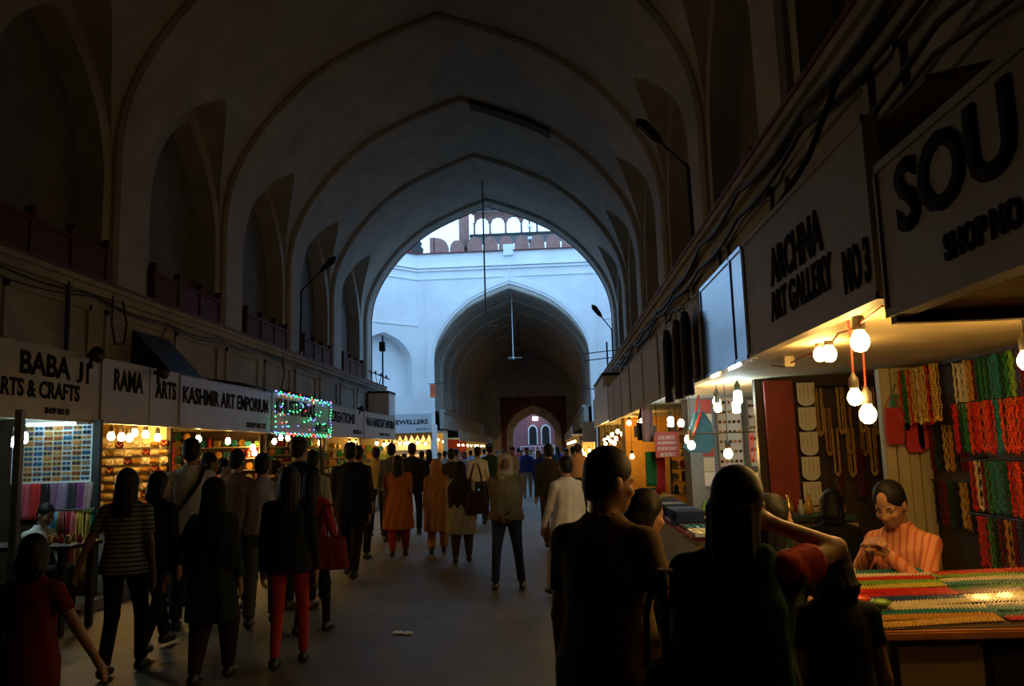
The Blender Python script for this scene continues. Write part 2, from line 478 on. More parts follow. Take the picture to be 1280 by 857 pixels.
# red line and raised border of the near opening (seen from inside)
def arch_band(y0, y1, h0, h1, rise0, rise1, name, m, parent, zb=4.2, dz=0.0):
    a = [(-h0, zb)] + arch(h0, ZS + dz, rise0) + [(h0, zb)]; b = [(-h1, zb)] + arch(h1, ZS + dz, rise1) + [(h1, zb)]
    mb = MB(); n = len(a)
    for pts, y in ((a, y0), (b, y0), (b, y1), (a, y1)): mb.v.extend([(XC+x, y, z) for x, z in pts])
    for r in range(4):
        for i in range(n - 1):
            mb.f.append((r*n+i, r*n+i+1, ((r+1) % 4)*n+i+1, ((r+1) % 4)*n+i))
    return mb.build(name, m, parent)
arch_band(YEND + .09, YEND + .14, HR - .03, HR + .12, 4.37, 4.55, 'arch_edge', redpaint, wn)['label'] = 'thin red edge of the arch'
arch_band(YFAR - .10, YFAR, HR + .05, HR + .35, 4.45, 4.75, 'arch_border', court_pl, wf, 0.0, .4)
arch_band(YFAR - .05, YFAR, HR - .1, HR + .05, 4.3, 4.45, 'arch_reveal', court_pl, wf, 0.0, .4)
# mouldings, frame and coping of the far front
for z0, z1, p in ((12.25, 12.38, .10), (12.42, 12.5, .16), (11.75, 11.82, .06)):
    MB().box(XC - HE, XC + HE, YFAR - p, YFAR, z0, z1).build('moulding', court_pl, wf)
for s in (-1, 1):
    MB().box(min(XC+s*4.95, XC+s*5.02), max(XC+s*4.95, XC+s*5.02), YFAR - .06, YFAR, 2.6, 11.75).build('frame_strip', court_pl, wf)
MB().box(XC - HE, XC + HE, YFAR - .14, YFAR + .8, ZTOP, ZTOP + .05).build('coping', redpaint, wf)['label'] = 'red sandstone coping'
MB().bevbox(XC - .30, XC + .30, YFAR - .16, YFAR + .3, ZTOP - .3, ZTOP + .38, .03).build('coping_block', court_pl, wf)
MB().tube([(XC + .02, YFAR - .04, ZTOP - .2), (XC + .02, YFAR - .12, 11.6)], .03, 6).build('down_pipe', white_metal, wf)

def canted(p, q, nm, niche=True):
    """upright wall of the court from plan point p to q, with a pointed niche; normal to the left of p->q is inside"""
    p = Vector((*p, 0)); q = Vector((*q, 0)); L = (q - p).length; t = (q - p) / L; nrm = Vector((-t.y, t.x, 0))
    mb = MB()
    def W(a, z, d=0.0): return tuple(p + t * a + nrm * (-d) + Vector((0, 0, z)))
    nw = 1.85 if L < 6 else 2.2; zb, zsn, za = (4.9, 6.9, 8.5) if L < 6 else (4.6, 7.0, 9.6); D = 1.5; mid = L / 2
    A = [(mid + x * nw, zsn + (za - zsn) * v) for x, v in [(-(1-u), v) for u, v in PROF] + [((1-u), v) for u, v in PROF[-2::-1]]]
    mb.quad(W(0, 0), W(L, 0), W(L, zb), W(0, zb))
    mb.quad(W(0, zb), W(mid - nw, zb), W(mid - nw, ZTOP), W(0, ZTOP)); mb.quad(W(mid + nw, zb), W(L, zb), W(L, ZTOP), W(mid + nw, ZTOP))
    for (a0, z0), (a1, z1) in zip(A[:-1], A[1:]):
        mb.quad(W(a0, z0), W(a1, z1), W(a1, ZTOP), W(a0, ZTOP)); mb.quad(W(a0, z0), W(a1, z1), W(a1, z1, D), W(a0, z0, D))
        mb.quad(W(a0, zb, D), W(a1, zb, D), W(a1, z1, D), W(a0, z0, D))
    for a in (mid - nw, mid + nw): mb.quad(W(a, zb), W(a, zb, D), W(a, zsn, D), W(a, zsn))
    mb.quad(W(mid - nw, zb), W(mid + nw, zb), W(mid + nw, zb, D), W(mid - nw, zb, D))
    mb.quad(W(0, ZTOP), W(L, ZTOP), W(L, ZTOP, .7), W(0, ZTOP, .7)); mb.quad(W(0, 0, .7), W(L, 0, .7), W(L, ZTOP, .7), W(0, ZTOP, .7))
    o = struct(mb.build(nm, court_pl), 'whitewashed side wall of the open court with a pointed niche')
    for z0, z1, d in ((12.25, 12.38, .10), (12.42, 12.5, .16), (11.75, 11.82, .06), (9.0, 9.07, .05)):
        m2 = MB(); vs = [W(0, z0), W(L, z0), W(L, z0, -d), W(0, z0, -d), W(0, z1), W(L, z1), W(L, z1, -d), W(0, z1, -d)]
        m2.add(vs, [(0,3,2,1),(4,5,6,7),(0,1,5,4),(1,2,6,5),(2,3,7,6),(3,0,4,7)]).build('moulding', court_pl, o)
    m2 = MB(); vs = [W(0, ZTOP, .8), W(L, ZTOP, .8), W(L, ZTOP, -.14), W(0, ZTOP, -.14)]
    m2.add(vs + [(a, b, c + .05) for a, b, c in vs], [(0,3,2,1),(4,5,6,7),(0,1,5,4),(1,2,6,5),(2,3,7,6),(3,0,4,7)]).build('coping', redpaint, o)
    return o
ya, yb2 = YEND + .12, YFAR; dd = HS - HE
canted((XC - HE, yb2), (XC - HS, yb2 - dd), 'wall_court_left_far')
canted((XC - HS, yb2 - dd), (XC - HS, ya + dd), 'wall_court_left_side')
canted((XC - HS, ya + dd), (XC - HE, ya), 'wall_court_left_near')
canted((XC + HS, yb2 - dd), (XC + HE, yb2), 'wall_court_right_far')
canted((XC + HS, ya + dd), (XC + HS, yb2 - dd), 'wall_court_right_side')
canted((XC + HE, ya), (XC + HS, ya + dd), 'wall_court_right_near')

# ------------------------------------------------------------------ far end of the far vault: framed gate arch and the red wall beyond
ge = MB(); GH = 1.95; gz, gr = 3.0, 2.0
GA = [(-GH, 0)] + arch(GH, gz, gr) + [(GH, 0)]
GX = XC + .5
for y in (YGATE, YGATE + 1.2):
    for (x0, z0), (x1, z1) in zip(GA[:-1], GA[1:]):
        if abs(x1 - x0) > 1e-5: ge.quad((GX+x0, y, z0), (GX+x1, y, z1), (GX+x1, y, 12.5), (GX+x0, y, 12.5))
    for s in (-1, 1): ge.quad((GX+s*GH, y, 0), (GX+s*7, y, 0), (GX+s*7, y, 12.5), (GX+s*GH, y, 12.5))
for (x0, z0), (x1, z1) in zip(GA[:-1], GA[1:]):
    ge.quad((GX+x0, YGATE, z0), (GX+x1, YGATE, z1), (GX+x1, YGATE+1.2, z1), (GX+x0, YGATE+1.2, z0))
gw = struct(ge.build('wall_gate', facade_pl), 'end wall of the far vault around the gate arch')
for nm, (x0, x1, z0, z1) in {'a': (-3.05, -2.75, 0, 6.55), 'b': (2.75, 3.05, 0, 6.55), 'c': (-3.05, 3.05, 6.2, 6.6)}.items():
    MB().box(GX + x0, GX + x1, YGATE - .12, YGATE, z0, z1).build('gate_frame', sandstone, gw)
# dark red spandrel panels beside the arch
for s in (-1, 1):
    A = [(x, z) for x, z in arch(2.55, 3.4, 2.4) if x * s >= 0]
    if s < 0: poly = [(-2.75, 1.2), (-2.58, 1.2)] + A + [(0, 6.2), (-2.75, 6.2)]
    else: poly = [(0, 6.2)] + A + [(2.58, 1.2), (2.75, 1.2), (2.75, 6.2)]
    MB().prism([(GX + x, z) for x, z in poly], YGATE - .10, YGATE, 'y').build('spandrel_panel', sandstone, gw)
YR = YGATE + 10
pink = mat('rose_sandstone', (0.32, 0.115, 0.13), 0.85, var=0.25, vscale=3)
rw = struct(MB().box(GX - 9, GX + 9, YR, YR + .6, 0, 11).build('wall_gate_yard', pink), 'rose red wall seen through the gate arch')
for k, wx in enumerate((-1.97, -.60)):
    A = [(-.40, 2.2), (.40, 2.2), (.40, 3.55)] + [(.40 * math.cos(a), 3.55 + .58 * math.sin(a)) for a in np.linspace(0, math.pi, 14)[1:-1]] + [(-.40, 3.55)]
    wo = struct(MB().prism([(wx + x, z) for x, z in A], YR - .03, YR - .005, 'y').build('window_%d' % (k + 1), mat('dark_opening', (.01, .012, .016), .4)), 'dark arched window with white surround beyond the gate')
    B = [(x * 1.0, z) for x, z in A]; C = [(x * 1.28, z + (.13 if z > 3.5 else 0)) for x, z in A]
    mb = MB(); n = len(A)
    for pts, y in ((B, YR - .09), (C, YR - .09), (C, YR - .005), (B, YR - .005)): mb.v.extend([(wx+x, y, z) for x, z in pts])
    for r in range(4):
        for i in range(1, n):
            j = (i + 1) % n
            mb.f.append((r*n+i, r*n+j, ((r+1) % 4)*n+j, ((r+1) % 4)*n+i))
    mb.build('window_frame', white_metal, wo)
rl = thing('railing', 'pale railing standing in front of the rose red gate wall', 'railing', (GX + .4, YR - 1, 0))
wh = 2.1
for z in (1.3, 2.0): MB().tube([(GX - 1.6, YR - 1, z), (GX + 2.4, YR - 1, z)], .035, 6).build('rail', white_metal, rl)
for i in range(9): MB().tube([(GX - 1.6 + i*.5, YR - 1, 0), (GX - 1.6 + i*.5, YR - 1, 2.0)], .03, 6).build('post', white_metal, rl)

# ------------------------------------------------------------------ red sandstone gatehouse top behind the court
YM = 74.0
gh = thing('gatehouse', 'red sandstone gatehouse roof with merlons and open arcade above the court wall', 'building', (XC, YM, 0))
def mx(u, v, y): return atY(u, v, y)
zb = 12.5
MB().box(mx(500, 300, YM).x - 8, mx(760, 300, YM).x + 6, YM + 1, YM + 3, zb, mx(620, 311, YM).z).build('wall', sandstone_pale, gh)
def merlon(u0, u1, vt, cut=None):
    a, b = mx(u0, 300, YM).x, mx(u1, 300, YM).x; zt = mx((u0+u1)/2, vt, YM).z; z0 = mx((u0+u1)/2, 312, YM).z - 1.5
    w = b - a; c = (a + b) / 2; zs = z0 + (zt - z0) * .42
    pts = [(-.40, z0), (.40, z0), (.40, zs - .15), (.5, zs), (.5, zs + .35 * (zt - zs))]
    top = [(.5 * math.cos(t) ** .9 if t < 1.55 else 0.0, zs + .35*(zt-zs) + .65 * (zt - zs) * math.sin(t)) for t in np.linspace(0, math.pi/2, 8)[1:]]
    pts = pts + top; full = pts + [(-x, z) for x, z in pts[::-1][1:-1]]
    full = [(c + x * w, z) for x, z in full]
    if cut == 'L': full = [(max(x, c), z) for x, z in full]
    if cut == 'R': full = [(min(x, c), z) for x, z in full]
    MB().prism(full, YM, YM + .5, 'y').build('merlon', sandstone_pale, gh)
du = 19.6
for i in range(8): merlon(603.5 + du * i, 622 + du * i, 295 - .62 * i * .98)
merlon(584, 602.5, 295.5)
merlon(524, 560, 297, 'L'); merlon(562, 580, 300)
MB().box(mx(537, 300, YM).x, mx(543, 300, YM).x, YM, YM + .5, zb, mx(540, 297, YM).z).build('merlon_pier', sandstone_pale, gh)
# octagonal turret shaft
tc = mx(580, 290, YM + 1)
MB().lathe([(.5, zb), (.5, mx(580, 250, YM + 1).z), (.62, mx(580, 249, YM+1).z), (.62, 30)], 8, (tc.x, tc.y, 0)).build('turret', sandstone_pale, gh)
MB().box(tc.x - .75, tc.x + .75, tc.y - .75, tc.y + .4, mx(578, 309.5, YM).z, mx(578, 307, YM).z).build('turret_bracket', iron, gh)
YA = YM + 2.2
x0a, x1a = mx(590, 290, YA).x, mx(765, 290, YA).x
slope = lambda u, v: mx(u, v, YA).z
zfl = slope(680, 290); zspr = slope(680, 275.5); ztp = slope(680, 262)
MB().box(x0a - .2, x1a, YA - .5, YA + 2.5, zfl - .35, zfl - .05).build('arcade_sill', iron, gh)
sp = mx(612.5, 280, YA).x - mx(593, 280, YA).x
ncol = 9
for i in range(ncol):
    xx = x0a + .25 + sp * i
    MB().lathe([(.16, zfl - .05), (.10, zfl + .15), (.09, zspr - .1), (.17, zspr)], 8, (xx, YA, 0)).build('arcade_column', sandstone_pale, gh)
    if i < ncol - 1:           # cusped arch slab
        A = []
        for t in np.linspace(0, math.pi, 29):
            r = .5 * sp - .12; r *= 1 - .09 * abs(math.sin(t * 4.5))
            A.append((xx + sp/2 - r * math.cos(t), zspr + r * .85 * math.sin(t)))
        poly = [(xx, zspr), *A, (xx + sp, zspr), (xx + sp, ztp), (xx, ztp)]
        mb = MB(); n = len(A)
        for y in (YA - .15, YA + .15):
            for (a0, b0), (a1, b1) in zip(A[:-1], A[1:]): mb.quad((a0, y, b0), (a1, y, b1), (a1, y, ztp), (a0, y, ztp))
            mb.quad((xx, y, zspr), (A[0][0], y, zspr), (A[0][0], y, ztp), (xx, y, ztp)); mb.quad((A[-1][0], y, zspr), (xx+sp, y, zspr), (xx+sp, y, ztp), (A[-1][0], y, ztp))
        for (a0, b0), (a1, b1) in zip(A[:-1], A[1:]): mb.quad((a0, YA-.15, b0), (a1, YA-.15, b1), (a1, YA+.15, b1), (a0, YA+.15, b0))
        mb.build('arcade_arch', sandstone_pale, gh)
MB().prism([(YA - 1.0, ztp - .05), (YA + .3, ztp + .15), (YA + .3, ztp + .32), (YA - 1.0, ztp + .1)], x0a - .6, x1a, 'x').build('eave', iron, gh)
MB().box(x0a - .1, x1a, YA - .2, YA + 1.5, ztp + .2, ztp + 2.2).build('roof_parapet', sandstone_pale, gh)
for i in range(5):
    cxx = x0a + 1.0 + i * 3.0
    MB().lathe([(1.1, ztp + 2.2), (1.15, ztp + 2.6), (.95, ztp + 3.2), (.5, ztp + 3.7), (.08, ztp + 4.0), (.05, ztp + 4.5)], 12, (cxx, YA + .6, 0)).build('dome', court_pl, gh)
# red kiosk corner at the left of the skyline
kp = mx(508, 306, YM)
ks = thing('roof_kiosk', 'dark red roof kiosk with bracket at the left of the skyline', 'kiosk', (kp.x, YM, zb))
MB().lathe([(1.6, zb), (1.6, mx(508, 312, YM).z), (1.3, mx(508, 308, YM).z), (.9, mx(508, 300, YM).z), (.1, mx(508, 296, YM).z)], 8, (kp.x - .6, YM + 1, 0)).build('roof', sandstone, ks)
kb = mx(523, 308, YM)
MB().prism([(kb.x - .7, kb.z - 1.5), (kb.x + .2, kb.z - 1.5), (kb.x + .45, kb.z - .2), (kb.x + .2, kb.z), (kb.x + .3, kb.z + .4), (kb.x - .1, kb.z + .75), (kb.x - .7, kb.z + .6)], YM, YM + .4, 'y').build('bracket', iron, ks)
# thin steel mast with lamps before the arcade
mp = mx(662, 285, YM + .8)
ms = thing('lamp_mast', 'thin steel mast with small lamps before the sandstone arcade', 'mast', (mp.x, YM + .8, zb))
MB().tube([(mp.x, YM + .8, zb), (mp.x, YM + .8, mp.z + 2.2)], .07, 8).build('pole', iron, ms)
for dz in (.2, -1.0): MB().bevbox(mp.x - .22, mp.x + .22, YM + .6, YM + .9, mp.z + dz - .15, mp.z + dz + .15, .04).build('lamp_head', white_metal, ms)
# ================================================================== bulbs
glass_warm = mat('glowing_warm_bulb', (1, .8, .5), .3, emit=(1.0, .56, .15), estr=BULB)
glass_white = mat('glowing_white_bulb', (1, 1, 1), .3, emit=(.62, .95, 1.0), estr=BULB * .7)
tube_glow = mat('glowing_tube', (1, 1, 1), .3, emit=(.65, .95, 1.0), estr=14)
socket_m = mat('bakelite_socket', (.05, .04, .03), .5)
wire_red = mat('red_flex', (.30, .03, .02), .6)
ME_BULB = MB().lathe([(.004, -.062), (.016, -.059), (.026, -.048), (.031, -.032), (.028, -.014), (.018, .002), (.013, .012)], 10).mesh('glass', True)
ME_CFL = MB().lathe([(.012, -.085), (.026, -.08), (.029, -.07), (.029, -.012), (.024, .0), (.014, .006)], 10).mesh('glass', True)
ME_SOCK = MB().lathe([(.018, .008), (.02, .012), (.02, .05), (.012, .06), (.006, .075)], 10).mesh('socket', True)
def bulb(p, label, group, cord=.15, white=False, big=1.0, red=False):
    t = thing('light_bulb', label, 'light bulb', p, group)
    g = link('glass', ME_CFL if white else ME_BULB, glass_white if white else glass_warm, t); g.scale = (big,) * 3
    s_ = link('socket', ME_SOCK, socket_m, t); s_.scale = (big,) * 3
    if cord > .02:
        MB().tube([(0, 0, .07 * big), (.004, .003, .07*big + cord * .5), (0, 0, .07 * big + cord)], .004, 5).build('cord', wire_red if red else cable_m, t, local=True)
    return t

# ================================================================== signs
XL, XR = -5.47, 1.15
def sign(side, y0, y1, z0, z1, m, texts, label, x=None, joints=()):
    s = -1 if side == 'left' else 1
    x = x if x is not None else (XL if side == 'left' else XR)
    t = thing('shop_sign', label, 'sign', (x, (y0 + y1) / 2, z0))
    edges = [y0, *joints, y1]
    for a, b in zip(edges[:-1], edges[1:]):
        MB().box(min(x, x + s*.05), max(x, x + s*.05), a + .006, b - .006, z0, z1).build('board', m, t)
    fr = MB(); d = .008
    for a, b in ((z0, z0 + .025), (z1 - .025, z1)):
        fr.box(min(x - s*d, x), max(x - s*d, x), y0, y1, a, b)
    for a in edges: fr.box(min(x - s*d, x), max(x - s*d, x), max(y0, a - .012), min(y1, a + .012), z0, z1)
    fr.build('frame', m, t)
    for body, ya, yb, za, zb_ in texts:
        me = text_mesh(body, abs(yb - ya), zb_ - za, .005, .03)
        o = link('lettering', me, letter_m, t)
        o.rotation_euler = FACE_PX if side == 'left' else FACE_NX
        o.location = Vector((x - s * .002, ya, za)) - Vector(t.location)
        o['label'] = 'black painted lettering'
    return t
sign('left', 6.2, 9.46, 2.13, 2.93, sign_yellow, [('BABA', 7.98, 8.86, 2.60, 2.85), ('J', 8.98, 9.10, 2.58, 2.83), ('I', 9.17, 9.22, 2.58, 2.83), ('ARTS & CRAFTS', 7.55, 9.05, 2.36, 2.55), ('SHOP NO 31', 8.42, 8.86, 2.20, 2.27)], 'cream shop sign with two rows of bold black capitals, leftmost of all')
sign('left', 9.5, 11.54, 2.13, 2.93, sign_white, [('RAMA', 9.78, 10.5, 2.55, 2.83), ('ARTS', 10.84, 11.46, 2.52, 2.78)], 'white shop sign of two sheets with a joint between its two words', joints=(10.7,))
sign('left', 11.58, 15.48, 2.13, 2.91, sign_yellow, [('KASHMIR ART EMPORIUM', 11.68, 15.3, 2.50, 2.76), ('SHOP NO 27', 14.2, 15.2, 2.2, 2.3)], 'long cream shop sign with three black words left of the fairy lights')
led_sign = sign('left', 15.52, 19.5, 2.13, 2.93, sign_white, [('KHUSTHERAS', 15.75, 18.4, 2.52, 2.84), ('ARTS', 18.35, 19.4, 2.22, 2.42)], 'shop sign wrapped in red, green and blue fairy lights')
sign('left', 19.54, 23.25, 2.13, 2.93, sign_white, [('CREATIONS', 19.75, 22.2, 2.50, 2.78), ('INDIA', 22.0, 23.0, 2.24, 2.36)], 'white shop sign just beyond the fairy lights')
sign('left', 23.3, 28.0, 2.13, 2.93, sign_white, [('NALA HANDICRAFT EMPORIUM', 23.6, 27.8, 2.50, 2.78), ('SHOP NO 18', 25.4, 27.0, 2.24, 2.34)], 'last grey-white shop sign on the left, near the court')
sign('right', 2.78, 4.60, 2.13, 2.80, sign_grey, [('ARCHNA', 4.06, 3.28, 2.43, 2.62), ('ART GALLERY', 4.10, 3.20, 2.255, 2.405), ('NO 3', 3.08, 2.83, 2.20, 2.37)], 'worn grey shop sign with two slanting rows of letters and number 3')
sign('right', 4.63, 5.95, 2.13, 2.80, sign_metal, [], 'blank galvanised sign sheet catching blue light beside the worn grey sign', joints=(4.95,))
sign('right', 5.98, 8.4, 2.13, 2.80, sign_grey, [], 'dark blank sign board behind the hanging garments')
sign('right', 8.45, 11.5, 2.13, 2.82, sign_grey, [], 'grey sign board with two faded panels beyond the garments', joints=(9.9,))
sign('right', 11.55, 16.0, 2.13, 2.82, sign_grey, [], 'grey blank sign board midway along the right-hand shops', joints=(13.0, 14.5))
sign('right', 16.05, 21.5, 2.18, 2.9, sign_white, [], 'pale blank sign board far along the right-hand shops')
sign('right', 21.55, 29.6, 2.2, 2.95, sign_white, [], 'farthest pale sign board on the right before the court', x=1.72)
sgn_sou = sign('right', 1.25, 2.37, 2.0, 2.46, sign_grey, [('SOU', 2.24, 1.66, 2.21, 2.415), ('SHOP NO', 2.0, 1.67, 2.08, 2.15)], 'large projecting sign with huge black letters at the right edge', x=1.0)
# brackets and dark boxes on the signs
def small_box(name, label, cat, p, sx, sy, sz, m):
    o = MB().bevbox(-sx/2, sx/2, -sy/2, sy/2, 0, sz, min(sx, sy, sz) * .15).build(name, m, local=True); o.location = p
    return tag(o, label, cat)
def loudspeaker(p, rz, label):
    t = thing('loudspeaker', label, 'loudspeaker', p, rz=rz)
    MB().lathe([(.10, -.10), (.085, -.06), (.035, .02), (.03, .07)], 12, axis='y').build('horn', iron, t, True, True)
    MB().box(-.015, .015, -.01, .02, -.16, .0).build('bracket', iron, t, local=True)
loudspeaker((XL + .10, 9.1, 2.91), 1.2, 'small dark horn speaker on top of the leftmost cream sign')
loudspeaker((XL + .10, 10.72, 2.86), 1.2, 'small dark horn speaker over the joint of the two-sheet white sign')
loudspeaker((XL + .10, 22.4, 2.95), 1.2, 'small dark horn speaker above the white sign past the fairy lights')

# string of coloured lights around one sign
fl = thing('fairy_lights', 'string of red, green and blue fairy lights over a shop sign', 'string lights', (XL + .05, 17.5, 2.13))
led = {'green': (.05, 1, .25), 'blue': (.12, .15, 1), 'red': (1, .06, .05)}
pts = {k: [] for k in led}
wp = []
for i in range(58):
    y = 15.5 + 4.0 * i / 57; wp.append((y, 2.95 + .03 * math.sin(i * 1.7) - .04 * abs(math.sin(i * .55))))
for i in range(12): wp.append((19.5 + .02 * math.sin(i), 2.92 - .8 * i / 11))
for i in range(46): wp.append((19.45 - 3.95 * i / 45, 2.12 + .03 * math.sin(i * 2.1)))
for i in range(6): wp.append((15.52, 2.15 + .1 * i))
scat = []
for i in range(46):
    y = random.uniform(15.7, 19.4); z = random.uniform(2.2, 2.88); scat.append((y, z))
for i, (y, z) in enumerate(wp + scat):
    k = random.choice(['green', 'green', 'blue', 'blue', 'red']); pts[k].append((XL + .06 + random.uniform(0, .02), y, z))
for k, c in led.items():
    mb = MB()
    for p in pts[k]: mb.ball(p, .0145, 5, 4)
    o = mb.build(k + '_lamps', mat('led_' + k, c, .4, emit=c, estr=6), fl); o['kind'] = 'stuff'; o['label'] = 'tiny glowing %s lamps' % k
MB().tube([(XL + .055, y, z) for y, z in wp], .004, 4).build('wire', cable_m, fl)
for j in range(5):
    MB().tube([(XL + .055, 15.8 + j*.8 + .25 * math.sin(q * 1.3 + j), 2.9 - .75 * q / 9) for q in range(10)], .003, 4).build('wire', cable_m, fl)

# ================================================================== stalls
def stall(side, y0, y1, label, zc=2.2, back=None, part_m=wood_d, back_m=wood_d, soff=soffit_m, roof=True, xfront=None, px=None):
    s = -1 if side == 'left' else 1
    xf = xfront if xfront is not None else (XL if side == 'left' else XR)
    xf = xf + s * .055
    xb = back if back is not None else (-7.3 if side == 'left' else 2.62)
    t = thing('shop_stall', label, 'stall', ((xf + xb) / 2, (y0 + y1) / 2, 0))
    a, b = min(xf, xb), max(xf, xb)
    MB().box(a, b, y0 + .01, y1 - .01, zc, zc + .04).build('soffit', soff, t)
    MB().box(min(xb, xb + s*.06), max(xb, xb + s*.06), y0 + .01, y1 - .01, .0, zc + .04).build('back_panel', back_m, t)
    xp = xf + s * .08 if px is None else px
    MB().box(min(xp, xb), max(xp, xb), y1 - .07, y1 - .01, 0, zc).build('side_panel', part_m, t)
    MB().box(min(xp - s*.06, xp), max(xp - s*.06, xp), y1 - .08, y1 - .01, 0, zc).build('post', wood_d, t)
    if roof:
        xw = XC + s * 4.1; zt = 2.80 if side == 'right' else 2.9
        vs = [(xf, y0 + .01, zt - .03), (xf, y1 - .01, zt - .03), (xw, y1 - .01, zt + .12), (xw, y0 + .01, zt + .12)]
        vs += [(p, q, r - .02) for p, q, r in vs]
        MB().add(vs, [(0,1,2,3),(7,6,5,4),(0,4,5,1),(1,5,6,2),(2,6,7,3),(3,7,4,0)]).build('tin_roof', mat('dusty_tin', (.20, .18, .15), .85, var=.3, vscale=3), t)
    return t
cream_p = mat('cream_board', (.60, .52, .33), .7, var=.15, vscale=6)
grey_b = mat('grey_board', (.30, .31, .32), .7, var=.2, vscale=4)
st_baba = stall('left', 6.2, 9.46, 'open stall under the leftmost cream sign', part_m=wood_d)
st_rama = stall('left', 9.48, 11.56, 'gold jewellery stall under the two-sheet white sign', part_m=cream_p)
st_kash = stall('left', 11.58, 15.5, 'crowded stall under the long cream sign')
st_led = stall('left', 15.52, 19.52, 'stall under the sign with fairy lights')
st_cre = stall('left', 19.54, 23.27, 'stall under the white sign past the fairy lights', part_m=cream_p)
st_han = stall('left', 23.3, 28.0, 'stall under the last left sign', part_m=cream_p)
stall('left', -3.0, 6.15, 'dark closed stall at the near left, outside the picture')
st_arch = stall('right', 2.42, 6.5, 'necklace stall under the worn grey sign', zc=2.15, part_m=wood_d, px=1.68)
st_two = stall('right', 6.55, 9.55, 'trinket stall with white earring boards on the right', zc=2.18, part_m=grey_b, soff=mat('white_soffit', (.6, .6, .56), .7), px=1.6)
st_thr = stall('right', 9.6, 14.2, 'stall with an orange panel on the right', zc=2.15, part_m=mat('orange_cloth_panel', (.70, .36, .06), .8, var=.3, vscale=20))
stall('right', 14.25, 21.5, 'stall with a cluster of bulbs on the right', zc=2.2, part_m=cream_p)
stall('right', 21.55, 29.6, 'farthest stall on the right before the court', zc=2.2, part_m=cream_p, xfront=1.72)
st_sou = stall('right', 1.0, 2.40, 'projecting stall front under the projecting right-edge sign', zc=2.02, roof=False, xfront=1.0, soff=mat('ochre_soffit', (.5, .34, .12), .6, var=.2, vscale=4))
bpy.data.objects.remove([c for c in st_sou.children if c.name.startswith('side_panel')][0])
bpy.data.objects.remove([c for c in st_sou.children if c.name.startswith('post')][0])
MB().prism([(1.05, 2.06), (1.95, 2.06), (1.95, 2.90), (1.05, 2.44)], 1.0, 2.38, 'y').build('roof_box', facade_pl, st_sou)
MB().box(1.02, 2.6, 2.36, 2.40, 1.985, 2.02).build('edge_batten', wood_d, st_sou)
small_box('ceiling_holder', 'dark bulb holder without a bulb under the projecting right-edge sign', 'bulb holder', (1.30, 2.1, 1.95), .05, .05, .07, iron)

# raised plinth along the left shop fronts, and the right one
for s, xa, xb_, nm in ((-1, -7.3, -5.2, 'left'), (1, 1.45, 2.6, 'right')):
    trim_n[0] += 1
    struct(MB().box(xa, xb_, -3 if s < 0 else 6.6, 28 if s < 0 else 29.6, 0, .12).build('trim_%d' % trim_n[0], concrete), 'low concrete plinth along the %s shops' % nm)

# ================================================================== goods: shared meshes
def bead_path(mb, pts, r, n=1):
    for p in pts:
        x, y, z = p
        mb.add([(x-r, y, z), (x+r, y, z), (x, y-r, z), (x, y+r, z), (x, y, z-r), (x, y, z+r)],
               [(0,2,5),(2,1,5),(1,3,5),(3,0,5),(2,0,4),(1,2,4),(3,1,4),(0,3,4)])
def strand_mesh(L, w, r, loops, seed):
    rr = random.Random(seed); mb = MB()
    for k in range(loops):
        ll = L * rr.uniform(.88, 1.0); ww = w * rr.uniform(.5, 1.0); dx = rr.uniform(-.25, .25) * w; dy = rr.uniform(-.012, .012)
        n = int(2 * ll / (r * 1.7)); P = []
        for i in range(n):
            t = i / (n - 1); a = (t - .5) * 2
            z = -ll * (1 - abs(a) ** 2.2) ; z = -ll * (1 - abs(a)) if abs(a) > .12 else -ll * (.88 + .05 * (1 - abs(a) / .12))
            P.append((dx + math.copysign(min(1, abs(a) * 6) * ww / 2, a), dy + .004 * math.sin(i), z))
        bead_path(mb, P, r * rr.uniform(.85, 1.15))
    return mb.mesh('bead_strand')
STR = [strand_mesh(.315, .044, .0062, 3, i) for i in range(4)]
STR_L = [strand_mesh(.40, .05, .0085, 2, 10 + i) for i in range(3)]
def flat_mesh(L, rows, r, seed):
    rr = random.Random(seed); mb = MB()
    ph = rr.uniform(0, 6)
    for k in range(rows):
        n = int(L / (r * 1.9)); y0 = (k - (rows - 1) / 2) * r * 1.75
        bead_path(mb, [(-L/2 + L * i / n, y0 + .012 * math.sin(3.0 * i / n + ph) + rr.uniform(-.001, .001), r) for i in range(n)], r)
    return mb.mesh('bead_strand')
FLAT = [flat_mesh(.56, 4, .0088, i) for i in range(4)]
def gem(name, c): return mat('beads_' + name, c, .18, spec=.8, coat=.5, var=.25, vscale=60, detail=2)
G = {k: gem(k, c) for k, c in {'red': (.62, .03, .02), 'coral': (.80, .08, .03), 'green': (.03, .22, .06), 'dark green': (.01, .09, .05), 'teal': (.03, .22, .24),
     'cream': (.75, .68, .48), 'amber': (.60, .30, .05), 'purple': (.10, .07, .22), 'yellow': (.62, .55, .08), 'maroon': (.18, .015, .02), 'black': (.02, .02, .025), 'lime': (.22, .42, .06), 'blue': (.04, .09, .25), 'gold': (.7, .45, .12)}.items()}

